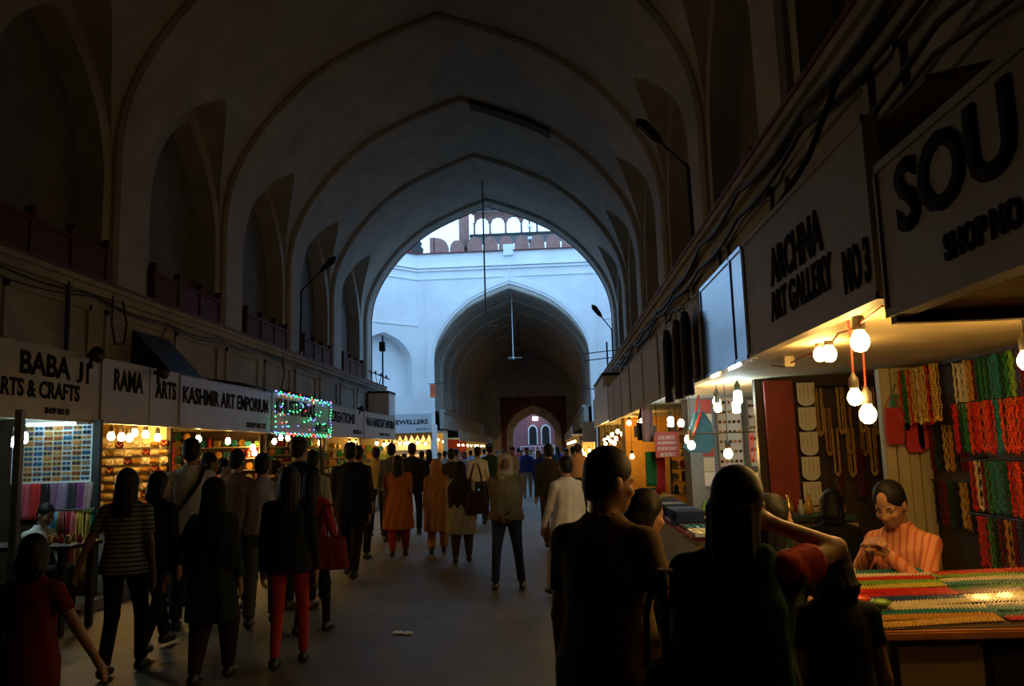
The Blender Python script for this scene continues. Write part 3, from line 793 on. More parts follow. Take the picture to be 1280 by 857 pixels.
XW = 2.50
def hang(row, z, y, col, me, dx=0.0):
    o = link('bead_necklace', me, G[col], None, (XW - dx, y, z), (0, 0, math.pi/2 + random.uniform(-.25, .25)))
    return tag(o, '%s bead necklace hanging in the %s row of the necklace wall' % (col, row), 'necklace', '%s necklaces, %s row' % (col, row))
cols1 = ['gold', 'red', 'green', 'amber', 'red', 'gold', 'cream', 'amber', 'gold', 'red', 'amber', 'gold', 'cream', 'cream', 'cream', 'amber', 'maroon', 'dark green', 'green', 'dark green', 'teal', 'teal', 'dark green', 'green', 'lime', 'purple', 'maroon', 'yellow', 'yellow', 'lime', 'yellow']
for i, c in enumerate(cols1):
    hang('top', 2.10, 5.64 - i * .050, c, (STR_L if i < 12 else STR)[i % 3], .10 if i < 12 else .0)
for k, (zz_, nm) in enumerate(((1.72, 'middle'), (1.36, 'lower'))):
    for i in range(8):
        c = ['maroon', 'black', 'gold', 'dark green', 'maroon', 'amber', 'black'][(i * 3 + k) % 7]
        o = link('bead_necklace', STR[i % 4], G[c], None, (2.56, 5.58 - i * .066, zz_), (0, 0, math.pi/2 + .2 * math.sin(i)))
        tag(o, '%s bead necklace in the shadowed %s row behind the seller' % (c, nm), 'necklace', '%s necklaces in the shadowed %s row' % (c, nm))
    o = MB().tube([(2.57, 5.05, zz_ + .005), (2.57, 5.66, zz_ + .005)], .007, 5).build('hanging_rod', iron); tag(o, 'rod of the shadowed %s necklace row behind the seller' % nm, 'rod')
cols2 = ['red', 'dark green', 'green', 'coral', 'red', 'coral', 'coral', 'red', 'teal', 'coral', 'coral', 'coral', 'red', 'coral', 'dark green', 'red', 'green', 'maroon', 'red']
for i, c in enumerate(cols2): hang('second', 1.84, 5.0 - i * .058, c, STR[i % 4], .05)
cols3 = ['red', 'cream', 'maroon', 'green', 'teal', 'teal', 'dark green', 'red', 'coral', 'maroon', 'amber', 'red', 'green', 'yellow', 'dark green', 'maroon', 'amber', 'red', 'green']
for i, c in enumerate(cols3): hang('third', 1.50, 4.92 - i * .058, c, STR[i % 4], .02)
cols4 = ['red', 'red', 'green', 'black', 'maroon', 'amber', 'maroon', 'blue', 'black', 'blue', 'green', 'amber', 'maroon', 'black', 'blue', 'red', 'green', 'black']
for i, c in enumerate(cols4): hang('bottom', 1.18, 4.9 - i * .058, c, STR[i % 4], .02)
for z, y0, y1 in ((2.10, 3.9, 5.68), (1.85, 3.85, 5.1), (1.51, 3.8, 5.05), (1.19, 3.8, 5.05)):
    o = MB().tube([(XW, y0, z), (XW, y1, z)], .008, 6).build('hanging_rod', iron)
    tag(o, 'thin iron rod carrying necklaces, %s of four on the right wall' % {2.10: 'topmost', 1.85: 'second', 1.51: 'third', 1.19: 'lowest'}[z], 'rod')
    for yy in (y0 + .05, y1 - .05): MB().tube([(XW, yy, z), (2.62, yy, z + .01)], .006, 5).build('bracket', iron, o, local=True)

# the counter and the strands spread on it
CX0, CX1, CY0, CY1, CZ = 1.33, 2.44, 3.50, 4.36, .86
ct = thing('display_counter', 'counter spread with bead strands in front of the striped-shirt seller', 'counter', ((CX0+CX1)/2, (CY0+CY1)/2, 0))
MB().bevbox(CX0, CX1, CY0, CY1, CZ - .04, CZ, .008).build('top', mat('orange_wood_edge', (.42, .17, .05), .4, var=.3, vscale=9), ct)
MB().box(CX0 + .05, CX1 - .03, CY0 + .06, CY0 + .42, 0, CZ - .04).build('body', wood_d, ct)
MB().box(CX0 + .08, CX0 + .42, CY0 + .045, CY0 + .06, .42, CZ - .07).build('front_panel', mat('buff_panel', (.34, .27, .16), .7), ct)['label'] = 'buff front panel'
MB().box(CX0 + .45, CX1 - .03, CY0 + .03, CY0 + .06, .05, CZ - .05).build('cloth_front', mat('black_cloth', (.012, .011, .012), .9), ct)
flatcols = ['gold', 'amber', 'teal', 'cream', 'cream', 'blue', 'red', 'red', 'yellow', 'lime', 'red', 'cream', 'teal', 'maroon', 'red', 'gold', 'cream', 'teal', 'green', 'red', 'amber', 'cream', 'maroon', 'teal']
SLOPE = .11
MB().prism([(CY0 + .03, CZ), (CY1, CZ), (CY1, CZ + SLOPE), (CY0 + .03, CZ + .004)], CX0 + .01, CX1 - .01, 'x').build('sloping_pad', mat('dark_pad', (.05, .03, .02), .9), ct)
for i in range(13):
    for j in range(2):
        c = flatcols[(i * (1 if j == 0 else 5) + j * 7) % 24]
        y = CY0 + .075 + i * .060 + (.028 if j else 0)
        if y > CY1 - .05: continue
        x = CX0 + .29 + j * .54 + random.uniform(-.02, .02)
        o = link('bead_strand', FLAT[(i + j) % 4], G[c], None, (x, y, CZ + .006 + SLOPE * (y - CY0 - .03) / (CY1 - CY0 - .03)), (math.atan(SLOPE / (CY1 - CY0 - .03)), 0, .06 + random.uniform(-.03, .03)))
        tag(o, '%s bead strands laid flat on the counter, %s half' % (c, 'left' if j == 0 else 'right'), 'bead strand', '%s strands on the %s half of the counter' % (c, 'left' if j == 0 else 'right'))
fm = MB().lathe([(.002, 0), (.035, .004), (.05, .018), (.03, .03), (.004, .034)], 10).mesh('rosette', True)
for (dx, dy, c) in ((.02, .35, 'coral'), (.07, .25, 'lime')):
    o = link('flower_brooch', fm, G[c], None, (CX0 + dx + .03, CY0 + dy, CZ + .055)); tag(o, '%s flower brooch at the left end of the bead counter' % c, 'brooch')
o = MB().bevbox(-.05, .05, -.07, .07, 0, .05, .006).build('cardboard_box', cream_m, local=True); o.location = (1.45, 4.28, CZ + .105); tag(o, 'small cream cardboard box at the far end of the bead counter', 'box')

# pale boards of the pilaster behind the seller
pb = thing('board_pilaster', 'pale yellow boarded pilaster behind the striped-shirt seller', 'pilaster', (2.46, 5.77, 0))
for i in range(4):
    x0 = 2.31 + i * .077; MB().bevbox(x0, x0 + .073, 5.72 - .015 * (i % 2), 5.80, 0, 2.14, .006).build('board', wood_l, pb)
# red end panel, card strips and golden chains on the partition
o = MB().bevbox(1.68, 1.90, 6.36, 6.41, .12, 2.13, .006).build('red_panel', mat('red_panel_paint', (.36, .035, .02), .5, var=.2, vscale=3)); tag(o, 'tall plain red panel at the end of the stall partition', 'panel')
cs = thing('jewellery_card_strip', 'white strip of scalloped jewellery cards beside the red panel', 'jewellery display', (1.98, 6.33, 1.0))
for i in range(6):
    z1_ = 2.10 - i * .19
    pts_ = [(1.915, z1_), (2.05, z1_), (2.05, z1_ - .13)] + [(1.9825 + .0675 * math.cos(a), z1_ - .13 - .05 * math.sin(a)) for a in np.linspace(0, math.pi, 9)[1:-1]] + [(1.915, z1_ - .13)]
    y = 6.345 - .012 * (6 - i) * .5
    k = MB().prism(pts_, y, y + .006, 'y').build('card', white_card, cs)
    mb = MB()
    for j in range(4): bead_path(mb, [(1.935 + j * .032, y - .006, z1_ - .03 - q * .013) for q in range(7)], .006)
    mb.build('pendant_row', gold_m, k)
for i in range(13):
    x = 2.075 + i * .036; me = STR_L[i % 3]
    y = 6.30 - .03 * (i % 3); z = 2.05 - .16 * (i % 4)
    c = ['gold', 'amber', 'gold', 'maroon'][i % 4]
    o = link('bead_necklace', me, G[c], None, (x, y, z)); tag(o, '%s chain hanging in the dark bundle left of the pale pilaster' % c, 'necklace', '%s chains on the partition' % c)
o = MB().tube([(2.06, 6.27, 2.06), (2.58, 6.27, 2.06)], .007, 5).build('hanging_rod', iron); tag(o, 'short rod over the golden chains on the partition', 'rod')
# two small red and green pouches hung at the pilaster
def pouch_mesh():
    mb = MB(); P = [(-.05, 0), (.05, 0), (.058, -.06), (.06, -.2), (.045, -.25), (-.045, -.25), (-.06, -.2), (-.058, -.06)]
    mb.prism(P, -.018, .018, 'y'); mb.tube([(-.045, 0, 0), (-.02, 0, .07), (.02, 0, .07), (.045, 0, 0)], .004, 5); return mb.mesh('pouch')
PM = pouch_mesh()
for x, z, c, n in ((2.41, 1.95, (.03, .2, .07), 'green'), (2.345, 1.86, (.45, .03, .03), 'red'), (2.49, 1.80, (.5, .03, .04), 'bright red'), (2.57, 1.82, (.55, .05, .03), 'scarlet')):
    o = link('cloth_pouch', PM, mat('pouch_' + n, c, .8), None, (x, 5.67 if n != 'red' else 5.63, z)); tag(o, '%s cloth pouch hung on the pale pilaster' % n, 'pouch')
# low display shelf with small bottles and folded stuff behind the seller's left
sh = thing('display_shelf', 'dark green shelf of trinkets behind the bead counter', 'shelf', (1.75, 6.1, 0))
MB().bevbox(1.45, 2.15, 5.9, 6.28, 1.08, 1.12, .006).build('shelf_board', mat('dark_green_paint', (.02, .05, .03), .5), sh)
for x in (1.48, 2.12): MB().box(x - .02, x + .02, 5.95, 6.25, 0, 1.08).build('leg', wood_d, sh)
vase_p = [(.012, 0), (.022, .005), (.026, .04), (.018, .075), (.010, .09), (.012, .11)]
VASE = MB().lathe(vase_p, 10).mesh('bottle', True)
for i in range(9):
    o = link('perfume_bottle', VASE, [gold_m, mat('clear_glassy', (.6, .6, .55), .1, coat=.5), G['amber']][i % 3], None, (1.5 + i * .072, 6.0 + .06 * (i % 2), 1.12)); o.scale = (1 + .3*(i % 2),)*3
    tag(o, 'small shiny perfume bottle on the shelf behind the bead counter', 'bottle', 'perfume bottles on the dark green shelf')
def scarf_mesh(w, L, seed, n=14):
    rr = random.Random(seed); mb = MB(); nz = 7; ph = rr.uniform(0, 6)
    for side in (0, 1):
        for j in range(nz + 1):
            for i in range(n + 1):
                u = i / n; zz = -L * j / nz
                mb.v.append((-w/2 + w * u * (1 - .12 * j / nz * math.sin(ph)) , .016 * math.sin(u * 12 + ph + .4 * j) + (.012 if side else 0) + .012, zz))
    W = n + 1; S = (nz + 1) * W
    for j in range(nz):
        for i in range(n):
            a = j * W + i
            mb.f.append((a, a + 1, a + W + 1, a + W)); mb.f.append((S + a + W, S + a + W + 1, S + a + 1, S + a))
    for j in range(nz):
        for i in (0, n):
            a = j * W + i; mb.f.append((a, a + W, S + a + W, S + a))
    for i in range(n):
        mb.f.append((i, S + i, S + i + 1, i + 1)); a = nz * W + i; mb.f.append((a, a + 1, S + a + 1, S + a))
    return mb.mesh('scarf', True)
SC = [scarf_mesh(.13, .42, i) for i in range(3)]; SCL = [scarf_mesh(.14, .75, 5 + i) for i in range(3)]
def cloth(n, c): return mat('cloth_' + n, c, .85, var=.15, vscale=12, spec=.2)
for i, (n, c) in enumerate([('rose', (.40, .05, .07)), ('green', (.05, .18, .06)), ('olive', (.16, .14, .05)), ('brown', (.15, .07, .03)), ('dark red', (.2, .02, .02)), ('tan', (.3, .2, .1))]):
    o = link('hanging_cloth', SC[i % 3], cloth(n, c), None, (1.5 + i * .115, 5.88, 1.07)); tag(o, '%s cloth hanging below the dark green shelf' % n, 'cloth')

for k, (x, y) in enumerate(((2.2, 3.05), (1.95, 3.35))):
    bulb((x, y, 1.93 + .05 * k), 'bulb hanging over the near end of the bead counter', 'bulbs over the near end of the bead counter', .08, False, 1.15)
# bulbs of the necklace stall (they hang from its ceiling)
for (u, v, x, lab, big, red) in ((1074, 428, 1.27, 'bright bulb in a long socket nearest the worn grey sign', 1.25, False), (1036, 446, 1.42, 'right bulb of the bright pair under the ceiling of the necklace stall', 1.2, False),
                     (1024, 448, 1.40, 'left bulb of the bright pair under the ceiling of the necklace stall', 1.05, False), (1068, 500, 1.27, 'bulb hanging on red flex above another bulb', 1.0, True), (1084, 520, 1.33, 'lowest hanging bulb of the necklace stall', 1.15, True)):
    p = atX(u, v - 12, x); bulb(p, lab, None, max(.03, 2.15 - p.z - .07 * big), False, big, red)
p = atX(985, 437, 1.42)
small_box('plug_socket', 'small cream electrical plug box under the ceiling of the necklace stall', 'socket', (p.x, p.y, 2.09), .06, .04, .06, cream_m)
o = MB().tube([(1.25, 3.0, 2.14), (1.28, 3.4, 2.11), (1.33, 3.7, 2.135), (1.4, 4.1, 2.09), (1.44, 4.5, 2.13), (1.42, 4.9, 2.10), (1.43, 5.2, 2.14)], .005, 5).build('flex_cable', wire_red); tag(o, 'red electric flex looped under the ceiling of the necklace stall', 'cable')

# ------------------------------------------------------------------ second stall on the right
def board_with_studs(x0, x1, z0, z1, y, nx, nz, label, m):
    t = thing('earring_board', label, 'display board', ((x0+x1)/2, y, z0))
    MB().bevbox(x0, x1, y, y + .02, z0, z1, .004).build('board', white_card, t)
    fr = MB(); d = .012
    fr.box(x0 - d, x0, y - .008, y + .02, z0 - d, z1 + d); fr.box(x1, x1 + d, y - .008, y + .02, z0 - d, z1 + d)
    fr.box(x0, x1, y - .008, y + .02, z0 - d, z0); fr.box(x0, x1, y - .008, y + .02, z1, z1 + d); fr.build('frame', grey_b, t)
    me = MB().lathe([(.004, -.012), (.016, -.008), (.02, 0)], 8, axis='y').mesh('earring')
    for i in range(nx):
        for j in range(nz):
            link('earring', me, m[(i * 3 + j) % len(m)], t, (x0 + (x1-x0) * (i + .5) / nx - (x0+x1)/2, 0, (z1 - z0) * (j + .5) / nz))
    return t
Y2 = 9.42
pa, pb_ = atY(895, 497, Y2), atY(930, 582, Y2)
dk = [G['maroon'], G['black'], mat('dull_brass', (.25, .15, .05), .4, metal=.7), G['amber']]
board_with_studs(pa.x, pb_.x, pb_.z, pa.z, Y2, 5, 7, 'white board with rows of dark earrings on the right stall', dk)
pa2, pb2_ = atY(934, 500, Y2), atY(953, 582, Y2)
board_with_studs(pa2.x, pb2_.x, pb2_.z, pa2.z, Y2, 3, 6, 'narrower white earring board beside the brown display case', dk)
pc = atY(893, 540, Y2 - .1)
cs = thing('postcard_strip', 'tall strip of white and red cards left of the earring board', 'card display', (pc.x - .1, Y2 - .1, 1.2))
for i in range(6): MB().box(pc.x - .14, pc.x - .02, Y2 - .1, Y2 - .085, 1.18 + i * .165, 1.335 + i * .165).build('card', [white_card, cream_m, mat('red_print', (.5, .08, .06), .6)][i % 3], cs)
# brown case with red packets between the boards and the red panel
pd = atY(966, 560, 7.2)
bc = thing('packet_case', 'brown upright case of small red packets by the red panel', 'display case', (pd.x, 7.25, .12))
MB().box(pd.x - .09, pd.x + .09, 7.25, 7.32, .9, 2.1).build('case_back', wood_d, bc)
for i in range(8):
    MB().bevbox(pd.x - .07, pd.x + .03, 7.21, 7.25, .95 + i * .125, 1.05 + i * .125, .012).build('packet', mat('pink_red_packet', (.5, .05, .08), .4), bc)
MB().box(pd.x - .09, pd.x - .06, 7.22, 7.32, .12, .9).build('stand', wood_d, bc); MB().box(pd.x + .06, pd.x + .09, 7.22, 7.32, .12, .9).build('stand', wood_d, bc)
for i, (u, c) in enumerate(((939, 'red'), (946, 'amber'), (951, 'gold'))):
    p = atY(u, 542, 7.6); o = link('bead_necklace', STR[i], G[c], None, (p.x, 7.6, p.z)); o.scale = (.7, .7, .85); tag(o, '%s bangle strand hanging before the shopkeeper in pale green' % c, 'necklace')
o = MB().tube([(1.2, 7.6, atY(940, 540, 7.6).z + .004), (2.6, 7.6, atY(940, 540, 7.6).z + .004)], .006, 5).build('hanging_rod', iron); tag(o, 'thin rod across the trinket stall', 'rod')
# hanging blue bag
p = atY(872, 515, 8.6)
bb = thing('shoulder_bag', 'large blue embroidered shoulder bag hanging in the right stall', 'bag', (p.x, 8.6, p.z - .42))
P = [(-.03, .42), (.06, .42), (.13, .3), (.15, .06), (.08, -.01), (-.12, .0), (-.17, .05), (-.13, .16)]
bm_ = MB(); bm_.prism(P, -.05, .05, 'y'); bm_.build('body', mat('turquoise_cloth', (.01, .15, .40), .7, var=.5, vscale=30), bb, local=True)
MB().tube([(-.10, -.055, .1), (-.03, -.056, .28), (.02, -.055, .41)], .012, 5).build('trim_stripe', G['red'], bb, local=True)
MB().tube([(-.02, 0, .42), (0, 0, .52), (.02, 0, .6)], .012, 5).build('strap', mat('strap_red', (.35, .04, .03), .7), bb, local=True)
# red notice board with white lines of writing
p0, p1 = atY(818, 540, 9.75), atY(850, 571, 9.75)
rb = thing('notice_board', 'small red notice board with white writing hung above the trinket table', 'notice board', ((p0.x+p1.x)/2, 9.75, p1.z))
MB().bevbox(p0.x, p1.x, 9.74, 9.76, p1.z, p0.z, .004).build('board', mat('notice_red', (.42, .05, .035), .6), rb)
hh = p0.z - p1.z; wv = p1.x - p0.x
for i, (a, b, th) in enumerate(((.15, .85, .13), (.12, .9, .10), (.1, .9, .11), (.2, .82, .14))):
    mb = MB(); z = p0.z - hh * (.16 + .22 * i); x = p0.x + wv * a; rr = random.Random(i)
    mb.box(x, p0.x + wv * b, 9.733, 9.739, z - .004, z)         # head line of the script
    while x < p0.x + wv * b - .012:
        w_ = rr.uniform(.008, .018); mb.box(x, x + .004, 9.733, 9.739, z - hh * th, z); mb.box(x, x + w_, 9.733, 9.739, z - hh * th, z - hh * th + .005)
        if rr.random() > .4: mb.box(x + w_ - .004, x + w_, 9.733, 9.739, z - hh * th * .9, z)
        x += w_ + .007
    mb.build('writing', letter_w, rb)
MB().tube([(p0.x + .03, 9.75, p0.z), (p0.x + .03, 9.75, 2.14)], .004, 4).build('cord', cable_m, rb); MB().tube([(p1.x - .03, 9.75, p0.z), (p1.x - .03, 9.75, 2.14)], .004, 4).build('cord', cable_m, rb)
# black handbag hung at the front
p = atY(806, 535, 10.3)
hb = thing('handbag', 'black handbag hanging by its straps at the stall front', 'bag', (p.x, 10.3, p.z - .15))
MB().bevbox(-.14, .14, -.05, .05, 0, .22, .04).build('body', mat('black_leather', (.012, .012, .013), .45), hb, local=True)
for dx in (-.05, .05): MB().tube([(dx - .03, 0, .2), (dx * .5, 0, .45), (0.02, 0, .72)], .012, 5).build('strap', mat('black_leather', 0), hb, local=True)
for k, (u, v, n, c) in enumerate(((814, 585, 'green', (.02, .16, .05)), (826, 592, 'red', (.4, .02, .03)), (808, 505, 'pale pink', (.5, .3, .3)))):
    p = atY(u, v, 10.0); o = link('hanging_cloth', SC[k], cloth(n + ' stole', c), None, (p.x, 10.0, min(p.z + .2, 2.12))); tag(o, '%s stole hanging behind the trinket table' % n, 'stole')
# garments hung on the front of the dark sign
for k, (u, n, c) in enumerate(((838, 'black', (.01, .01, .011)), (851, 'dark maroon', (.03, .012, .012)), (862, 'charcoal', (.014, .013, .013)))):
    y = 1.10 / ((u - 687) / 1000.0); g = thing('hanging_garment', '%s garment on a hanger on the front of the right-hand sign' % n, 'garment', (1.08, y, 2.03))
    mb = MB(); prof = [(0, .0, .14, .05), (.35, .0, .13, .055), (.55, 0, .15, .05), (.62, 0, .10, .04), (.66, 0, .03, .03)]
    n_ = 14
    for z, _, rx, ry in prof:
        for q in range(n_):
            a = 2 * math.pi * q / n_; f_ = 1 + .12 * math.sin(5 * a + z * 6)
            mb.v.append((ry * .7 * f_ * math.cos(a), rx * f_ * math.sin(a), z))
    for r_ in range(len(prof) - 1):
        for q in range(n_): mb.f.append((r_*n_+q, r_*n_+(q+1) % n_, (r_+1)*n_+(q+1) % n_, (r_+1)*n_+q))
    mb.f.append(tuple(range(n_))[::-1]); mb.f.append(tuple((len(prof)-1)*n_ + q for q in range(n_)))
    mb.build('cloth_body', cloth(n + ' garment', c), g, True, True)
    MB().tube([(0, 0, .66), (0, 0, .72), (.03, 0, .74), (.06, 0, .76)], .005, 5).build('hanger', iron, g, local=True)
# trinket table with piles of goods
tt = thing('trinket_table', 'long trinket table heaped with small goods on the right', 'table', (1.6, 8.9, 0))
MB().bevbox(1.22, 1.78, 7.35, 10.6, .80, .84, .008).build('top', mat('red_table_cloth', (.35, .05, .03), .8), tt)
MB().box(1.27, 1.74, 7.4, 10.55, .12, .80).build('body', cream_p, tt)
MB().box(1.25, 1.27, 7.4, 8.2, .3, .76).build('front_panel', cream_p, tt)
blob = {}
BOX = MB().bevbox(-.5, .5, -.5, .5, 0, 1, .06).mesh('box')
TR = MB(); TR.box(-.5, .5, -.5, .5, 0, .15); TR.box(-.5, -.46, -.5, .5, .15, .5); TR.box(.46, .5, -.5, .5, .15, .5); TR.box(-.46, .46, -.5, -.46, .15, .5); TR.box(-.46, .46, .46, .5, .15, .5); TRAY = TR.mesh('tray')
BNG = MB(); 
for k in range(9): BNG.lathe([(.028, -.004), (.034, -.004), (.036, 0), (.034, .004), (.028, .004)], 10, ((k % 3 - 1) * .08, (k // 3 - 1) * .08, .012))
BANG = BNG.mesh('bangle_set')
for i in range(12):
    y = 7.5 + (i % 6) * .5; x = 1.36 + (i // 6) * .27
    t = thing('trinket_tray', 'shallow tray of shiny bangles on the red trinket table', 'tray', (x, y, .84), 'bangle trays on the trinket table')
    a = link('tray_box', TRAY, [white_card, wood_d, mat('navy_velvet', (.02, .03, .08), .9)][i % 3], t); a.scale = (.25, .42, .07)
    b_ = link('bangles', BANG, [gold_m, mat('silver_metal', (.7, .7, .7), .25, metal=.9), G['teal']][(i * 2) % 3], t, (0, 0, .015)); b_.scale = (.9, 1.4, 1.2)
FOLD = MB()
for k in range(5): FOLD.bevbox(-.15 + .006 * (k % 2), .15 - .008 * (k % 3), -.19, .19 - .01 * (k % 2), k * .022, k * .022 + .02, .006)
FOLDM = FOLD.mesh('folded_cloth')
for i, (n, c) in enumerate((('blue-black', (.02, .03, .07)), ('slate blue', (.08, .13, .2)), ('black', (.012, .012, .014)), ('silver grey', (.35, .36, .38)), ('indigo', (.03, .03, .12)), ('teal', (.02, .1, .12)))):
    o = link('folded_stole', FOLDM, cloth(n + ' folded', c), None, (1.37, 8.45 + i * .38, .877)); tag(o, 'pile of folded %s stoles on the red trinket table' % n, 'stoles')
TRK = MB().ball((0, 0, .02), (.028, .028, .02), 8, 5); TRK.ball((0, 0, .042), .012, 6, 4); TRKM = TRK.mesh('trinket')
for i in range(44):
    r_ = random.Random(100 + i); c = r_.choice(['red', 'gold', 'green', 'cream', 'teal', 'amber', 'lime', 'yellow'])
    o = link('glass_trinket', TRKM, G[c] if c != 'gold' else gold_m, None, (r_.uniform(1.5, 1.72), r_.uniform(7.5, 10.4), .872)); o.scale = (r_.uniform(.8, 1.5),) * 3
    tag(o, 'shiny %s trinket in the heap on the red trinket table' % c, 'trinket', '%s trinkets on the trinket table' % c)
for i in range(10):
    r_ = random.Random(i); x, y = r_.uniform(1.65, 2.0), r_.uniform(7.6, 10.3)
    o = link('glass_jar', VASE, [mat('clear_glassy', 0), G['green'], G['lime'], G['cream']][i % 4], None, (1.70, 7.5 + i * .3, .84)); o.scale = (2.0, 2.0, 1.6 + .2 * (i % 3)); tag(o, 'glassy jar at the back of the red trinket table', 'jar', 'jars on the trinket table')
for (u, v, x, w_) in ((838, 522, 1.33, 1), (851, 525, 1.36, 0), (860, 545, 1.3, 0), (864, 552, 1.31, 0), (897, 505, 1.5, 0), (920, 502, 1.6, 1), (910, 562, 1.45, 0), (790, 568, 1.33, 0), (921, 478, 1.5, 1), (895, 488, 1.5, 0)):
    p = atX(u, v, x); p.z = min(p.z, 2.06)
    bulb(p, ('white' if w_ else 'warm yellow') + ' bulb hanging over the trinket table on the right', ('white' if w_ else 'warm') + ' bulbs of the trinket stall', max(.03, 2.14 - p.z - .08), bool(w_), 1.15)
for i, (u, v) in enumerate(((760, 545), (765, 541), (770, 546), (772, 537), (756, 548), (778, 540), (764, 550), (786, 523), (800, 524), (757, 553), (762, 547), (768, 552))):
    p = atX(u, v, 1.32); p.z = min(p.z, 2.08)
    if p.y > 29: p.y = 28.5
    bulb(p, 'small bright bulb in the cluster far along the right stalls', 'bulb cluster far right', max(.03, 2.2 - p.z - .08), False, 1.2)

# ================================================================== left stalls
# sunglasses on the end board of the first stall
YB = 9.36
a0, a1 = atY(20, 533, YB), atY(113, 600, YB)
sb = thing('sunglasses_board', 'white display board full of sunglasses under the leftmost cream sign', 'display board', ((a0.x + a1.x)/2, YB, a1.z))
MB().bevbox(a0.x, a1.x, YB, YB + .02, a1.z, a0.z, .004).build('board', white_card, sb)
mb = MB(); d = .02
mb.box(a0.x, a1.x, YB - .02, YB, a1.z - d, a1.z); mb.box(a1.x, a1.x + d, YB - .02, YB, a1.z - d, a0.z); mb.box(a0.x - d, a0.x, YB - .02, YB, a1.z - d, a0.z); mb.build('frame', white_metal, sb)
MB().box(a1.x + .03, a1.x + .12, YB - .04, YB + .02, .12, a0.z + .05).build('post', black_p, sb)
gl = MB()
for sx in (-1, 1):
    gl.add(*(lambda vs: (vs, [tuple(range(10))[::-1], tuple(range(10, 20))] + [(i, (i+1) % 10, 10 + (i+1) % 10, 10 + i) for i in range(10)]))(
        [(sx * .034 + .028 * math.cos(t), yy, .021 * math.sin(t)) for yy in (-.012, -.004) for t in np.linspace(0, 2*math.pi, 11)[:-1]]))
gl.tube([(-.01, -.01, .008), (0, -.012, .012), (.01, -.01, .008)], .003, 5)
for sx in (-1, 1): gl.tube([(sx * .062, -.008, .01), (sx * .066, .0, .008), (sx * .06, .0, -.002)], .003, 4)
SUN = gl.mesh('sunglasses')
lensm = [mat('lens_blue', (.03, .10, .22), .08, coat=.6), mat('lens_brown', (.22, .08, .03), .08, coat=.6), mat('lens_smoke', (.04, .04, .05), .08, coat=.6), mat('lens_amber', (.45, .2, .05), .1, coat=.6)]
CARD = MB().box(-.068, .068, -.003, .001, -.03, .03).mesh('card'); CB = mat('card_blue', (.12, .30, .50), .5); CO = mat('card_orange', (.55, .22, .08), .5); CW = mat('card_pale', (.6, .62, .62), .5); CY = mat('card_straw', (.5, .42, .2), .5)
nr, ncx = 11, 8
for j in range(nr):
    for i in range(ncx):
        x = a0.x + (a1.x - a0.x) * (i + .5) / ncx; z = a1.z + (a0.z - a1.z) * (j + .45) / nr
        k = 0 if (i < 3 and 2 < j < 7) else [1, 2, 1, 3, 0][(i * 2 + j * 3) % 5]
        n = ['blue', 'brown', 'smoke grey', 'amber'][k]
        o = link('sunglasses', SUN, lensm[k], None, (x, YB - .006, z)); o.scale = (.78, 1, .9); cd_ = link('display_card', CARD, [CB, CO, CW, CY][(i * 3 + j * 2 + (0 if i < 4 else 1)) % 4], o, (0, .003, 0)); tag(o, '%s sunglasses on the white board under the leftmost cream sign' % n, 'sunglasses', '%s sunglasses on the board' % n)
tl0, tl1 = atY(33, 531, 9.2), atY(94, 531, 9.2)
tl = thing('tube_light', 'white fluorescent tube above the sunglasses board', 'tube light', ((tl0.x+tl1.x)/2, 9.2, tl0.z))
MB().tube([(tl0.x, 9.2, tl0.z), (tl1.x, 9.2, tl0.z)], .016, 8).build('tube', tube_glow, tl)
MB().box(tl0.x - .03, tl1.x + .03, 9.19, 9.23, tl0.z + .02, 2.2).build('batten', white_metal, tl)
for i, (u, v) in enumerate(((20, 546), (30, 541))):
    p = atX(u, v, -5.62); bulb(p, 'white bulb at the near end of the sunglasses stall', 'white bulbs of the sunglasses stall', 2.2 - p.z - .07, True, 1.3)
post = MB().bevbox(-.035, .035, -.035, .035, 0, 2.2, .005).build('stall_post', mat('grey_steel_post', (.2, .2, .21), .5, metal=.3), local=True); post.location = (-5.26, 7.72, 0); tag(post, 'grey steel post at the front of the sunglasses stall', 'post')
for i, (n, c) in enumerate([('pink', (.5, .08, .12)), ('scarlet', (.5, .03, .03)), ('black', (.02, .02, .025)), ('mauve', (.24, .13, .24)), ('lilac', (.32, .22, .36)), ('dark grey', (.05, .05, .06)), ('violet print', (.25, .07, .22)), ('pale rose', (.5, .34, .34))]):
    p = atY(34 + i * 11, 603, YB - .03); o = link('hanging_scarf', SC[i % 3], cloth(n + ' scarf', c), None, (p.x, YB - .05, a1.z - .02)); tag(o, '%s scarf hanging below the sunglasses board' % n, 'scarf')
for i, (n, c) in enumerate([('sky blue', (.05, .3, .5)), ('olive', (.22, .20, .08)), ('crimson', (.32, .02, .05)), ('salmon', (.6, .15, .13)), ('mustard', (.55, .36, .05)), ('yellow', (.6, .42, .08)), ('bottle green', (.02, .16, .11))]):
    p = atY(64 + i * 7.5, 634, 8.8); o = link('hanging_scarf', SCL[i % 3], cloth(n + ' long scarf', c), None, (p.x, 8.8 + .012 * i, 1.13)); tag(o, '%s long scarf on the rail beside the seller in white' % n, 'scarf')
rr_ = thing('scarf_rail', 'low rail carrying long coloured scarves on the left', 'rail', (-5.3, 8.83, 0))
pA, pB = atY(58, 634, 8.8), atY(116, 634, 8.8)
MB().tube([(pA.x, 8.84, 1.145), (pB.x, 8.84, 1.145)], .012, 6).build('bar', iron, rr_)
for x in (pA.x, pB.x): MB().tube([(x, 8.86, .0), (x, 8.86, 1.145)], .014, 6).build('leg', iron, rr_)
tb = thing('display_table', 'dark table with golden trinkets at the front of the sunglasses stall', 'table', (-5.35, 7.95, 0))
MB().bevbox(-6.4, -4.72, 7.75, 8.35, .82, .86, .008).build('top', wood_d, tb)
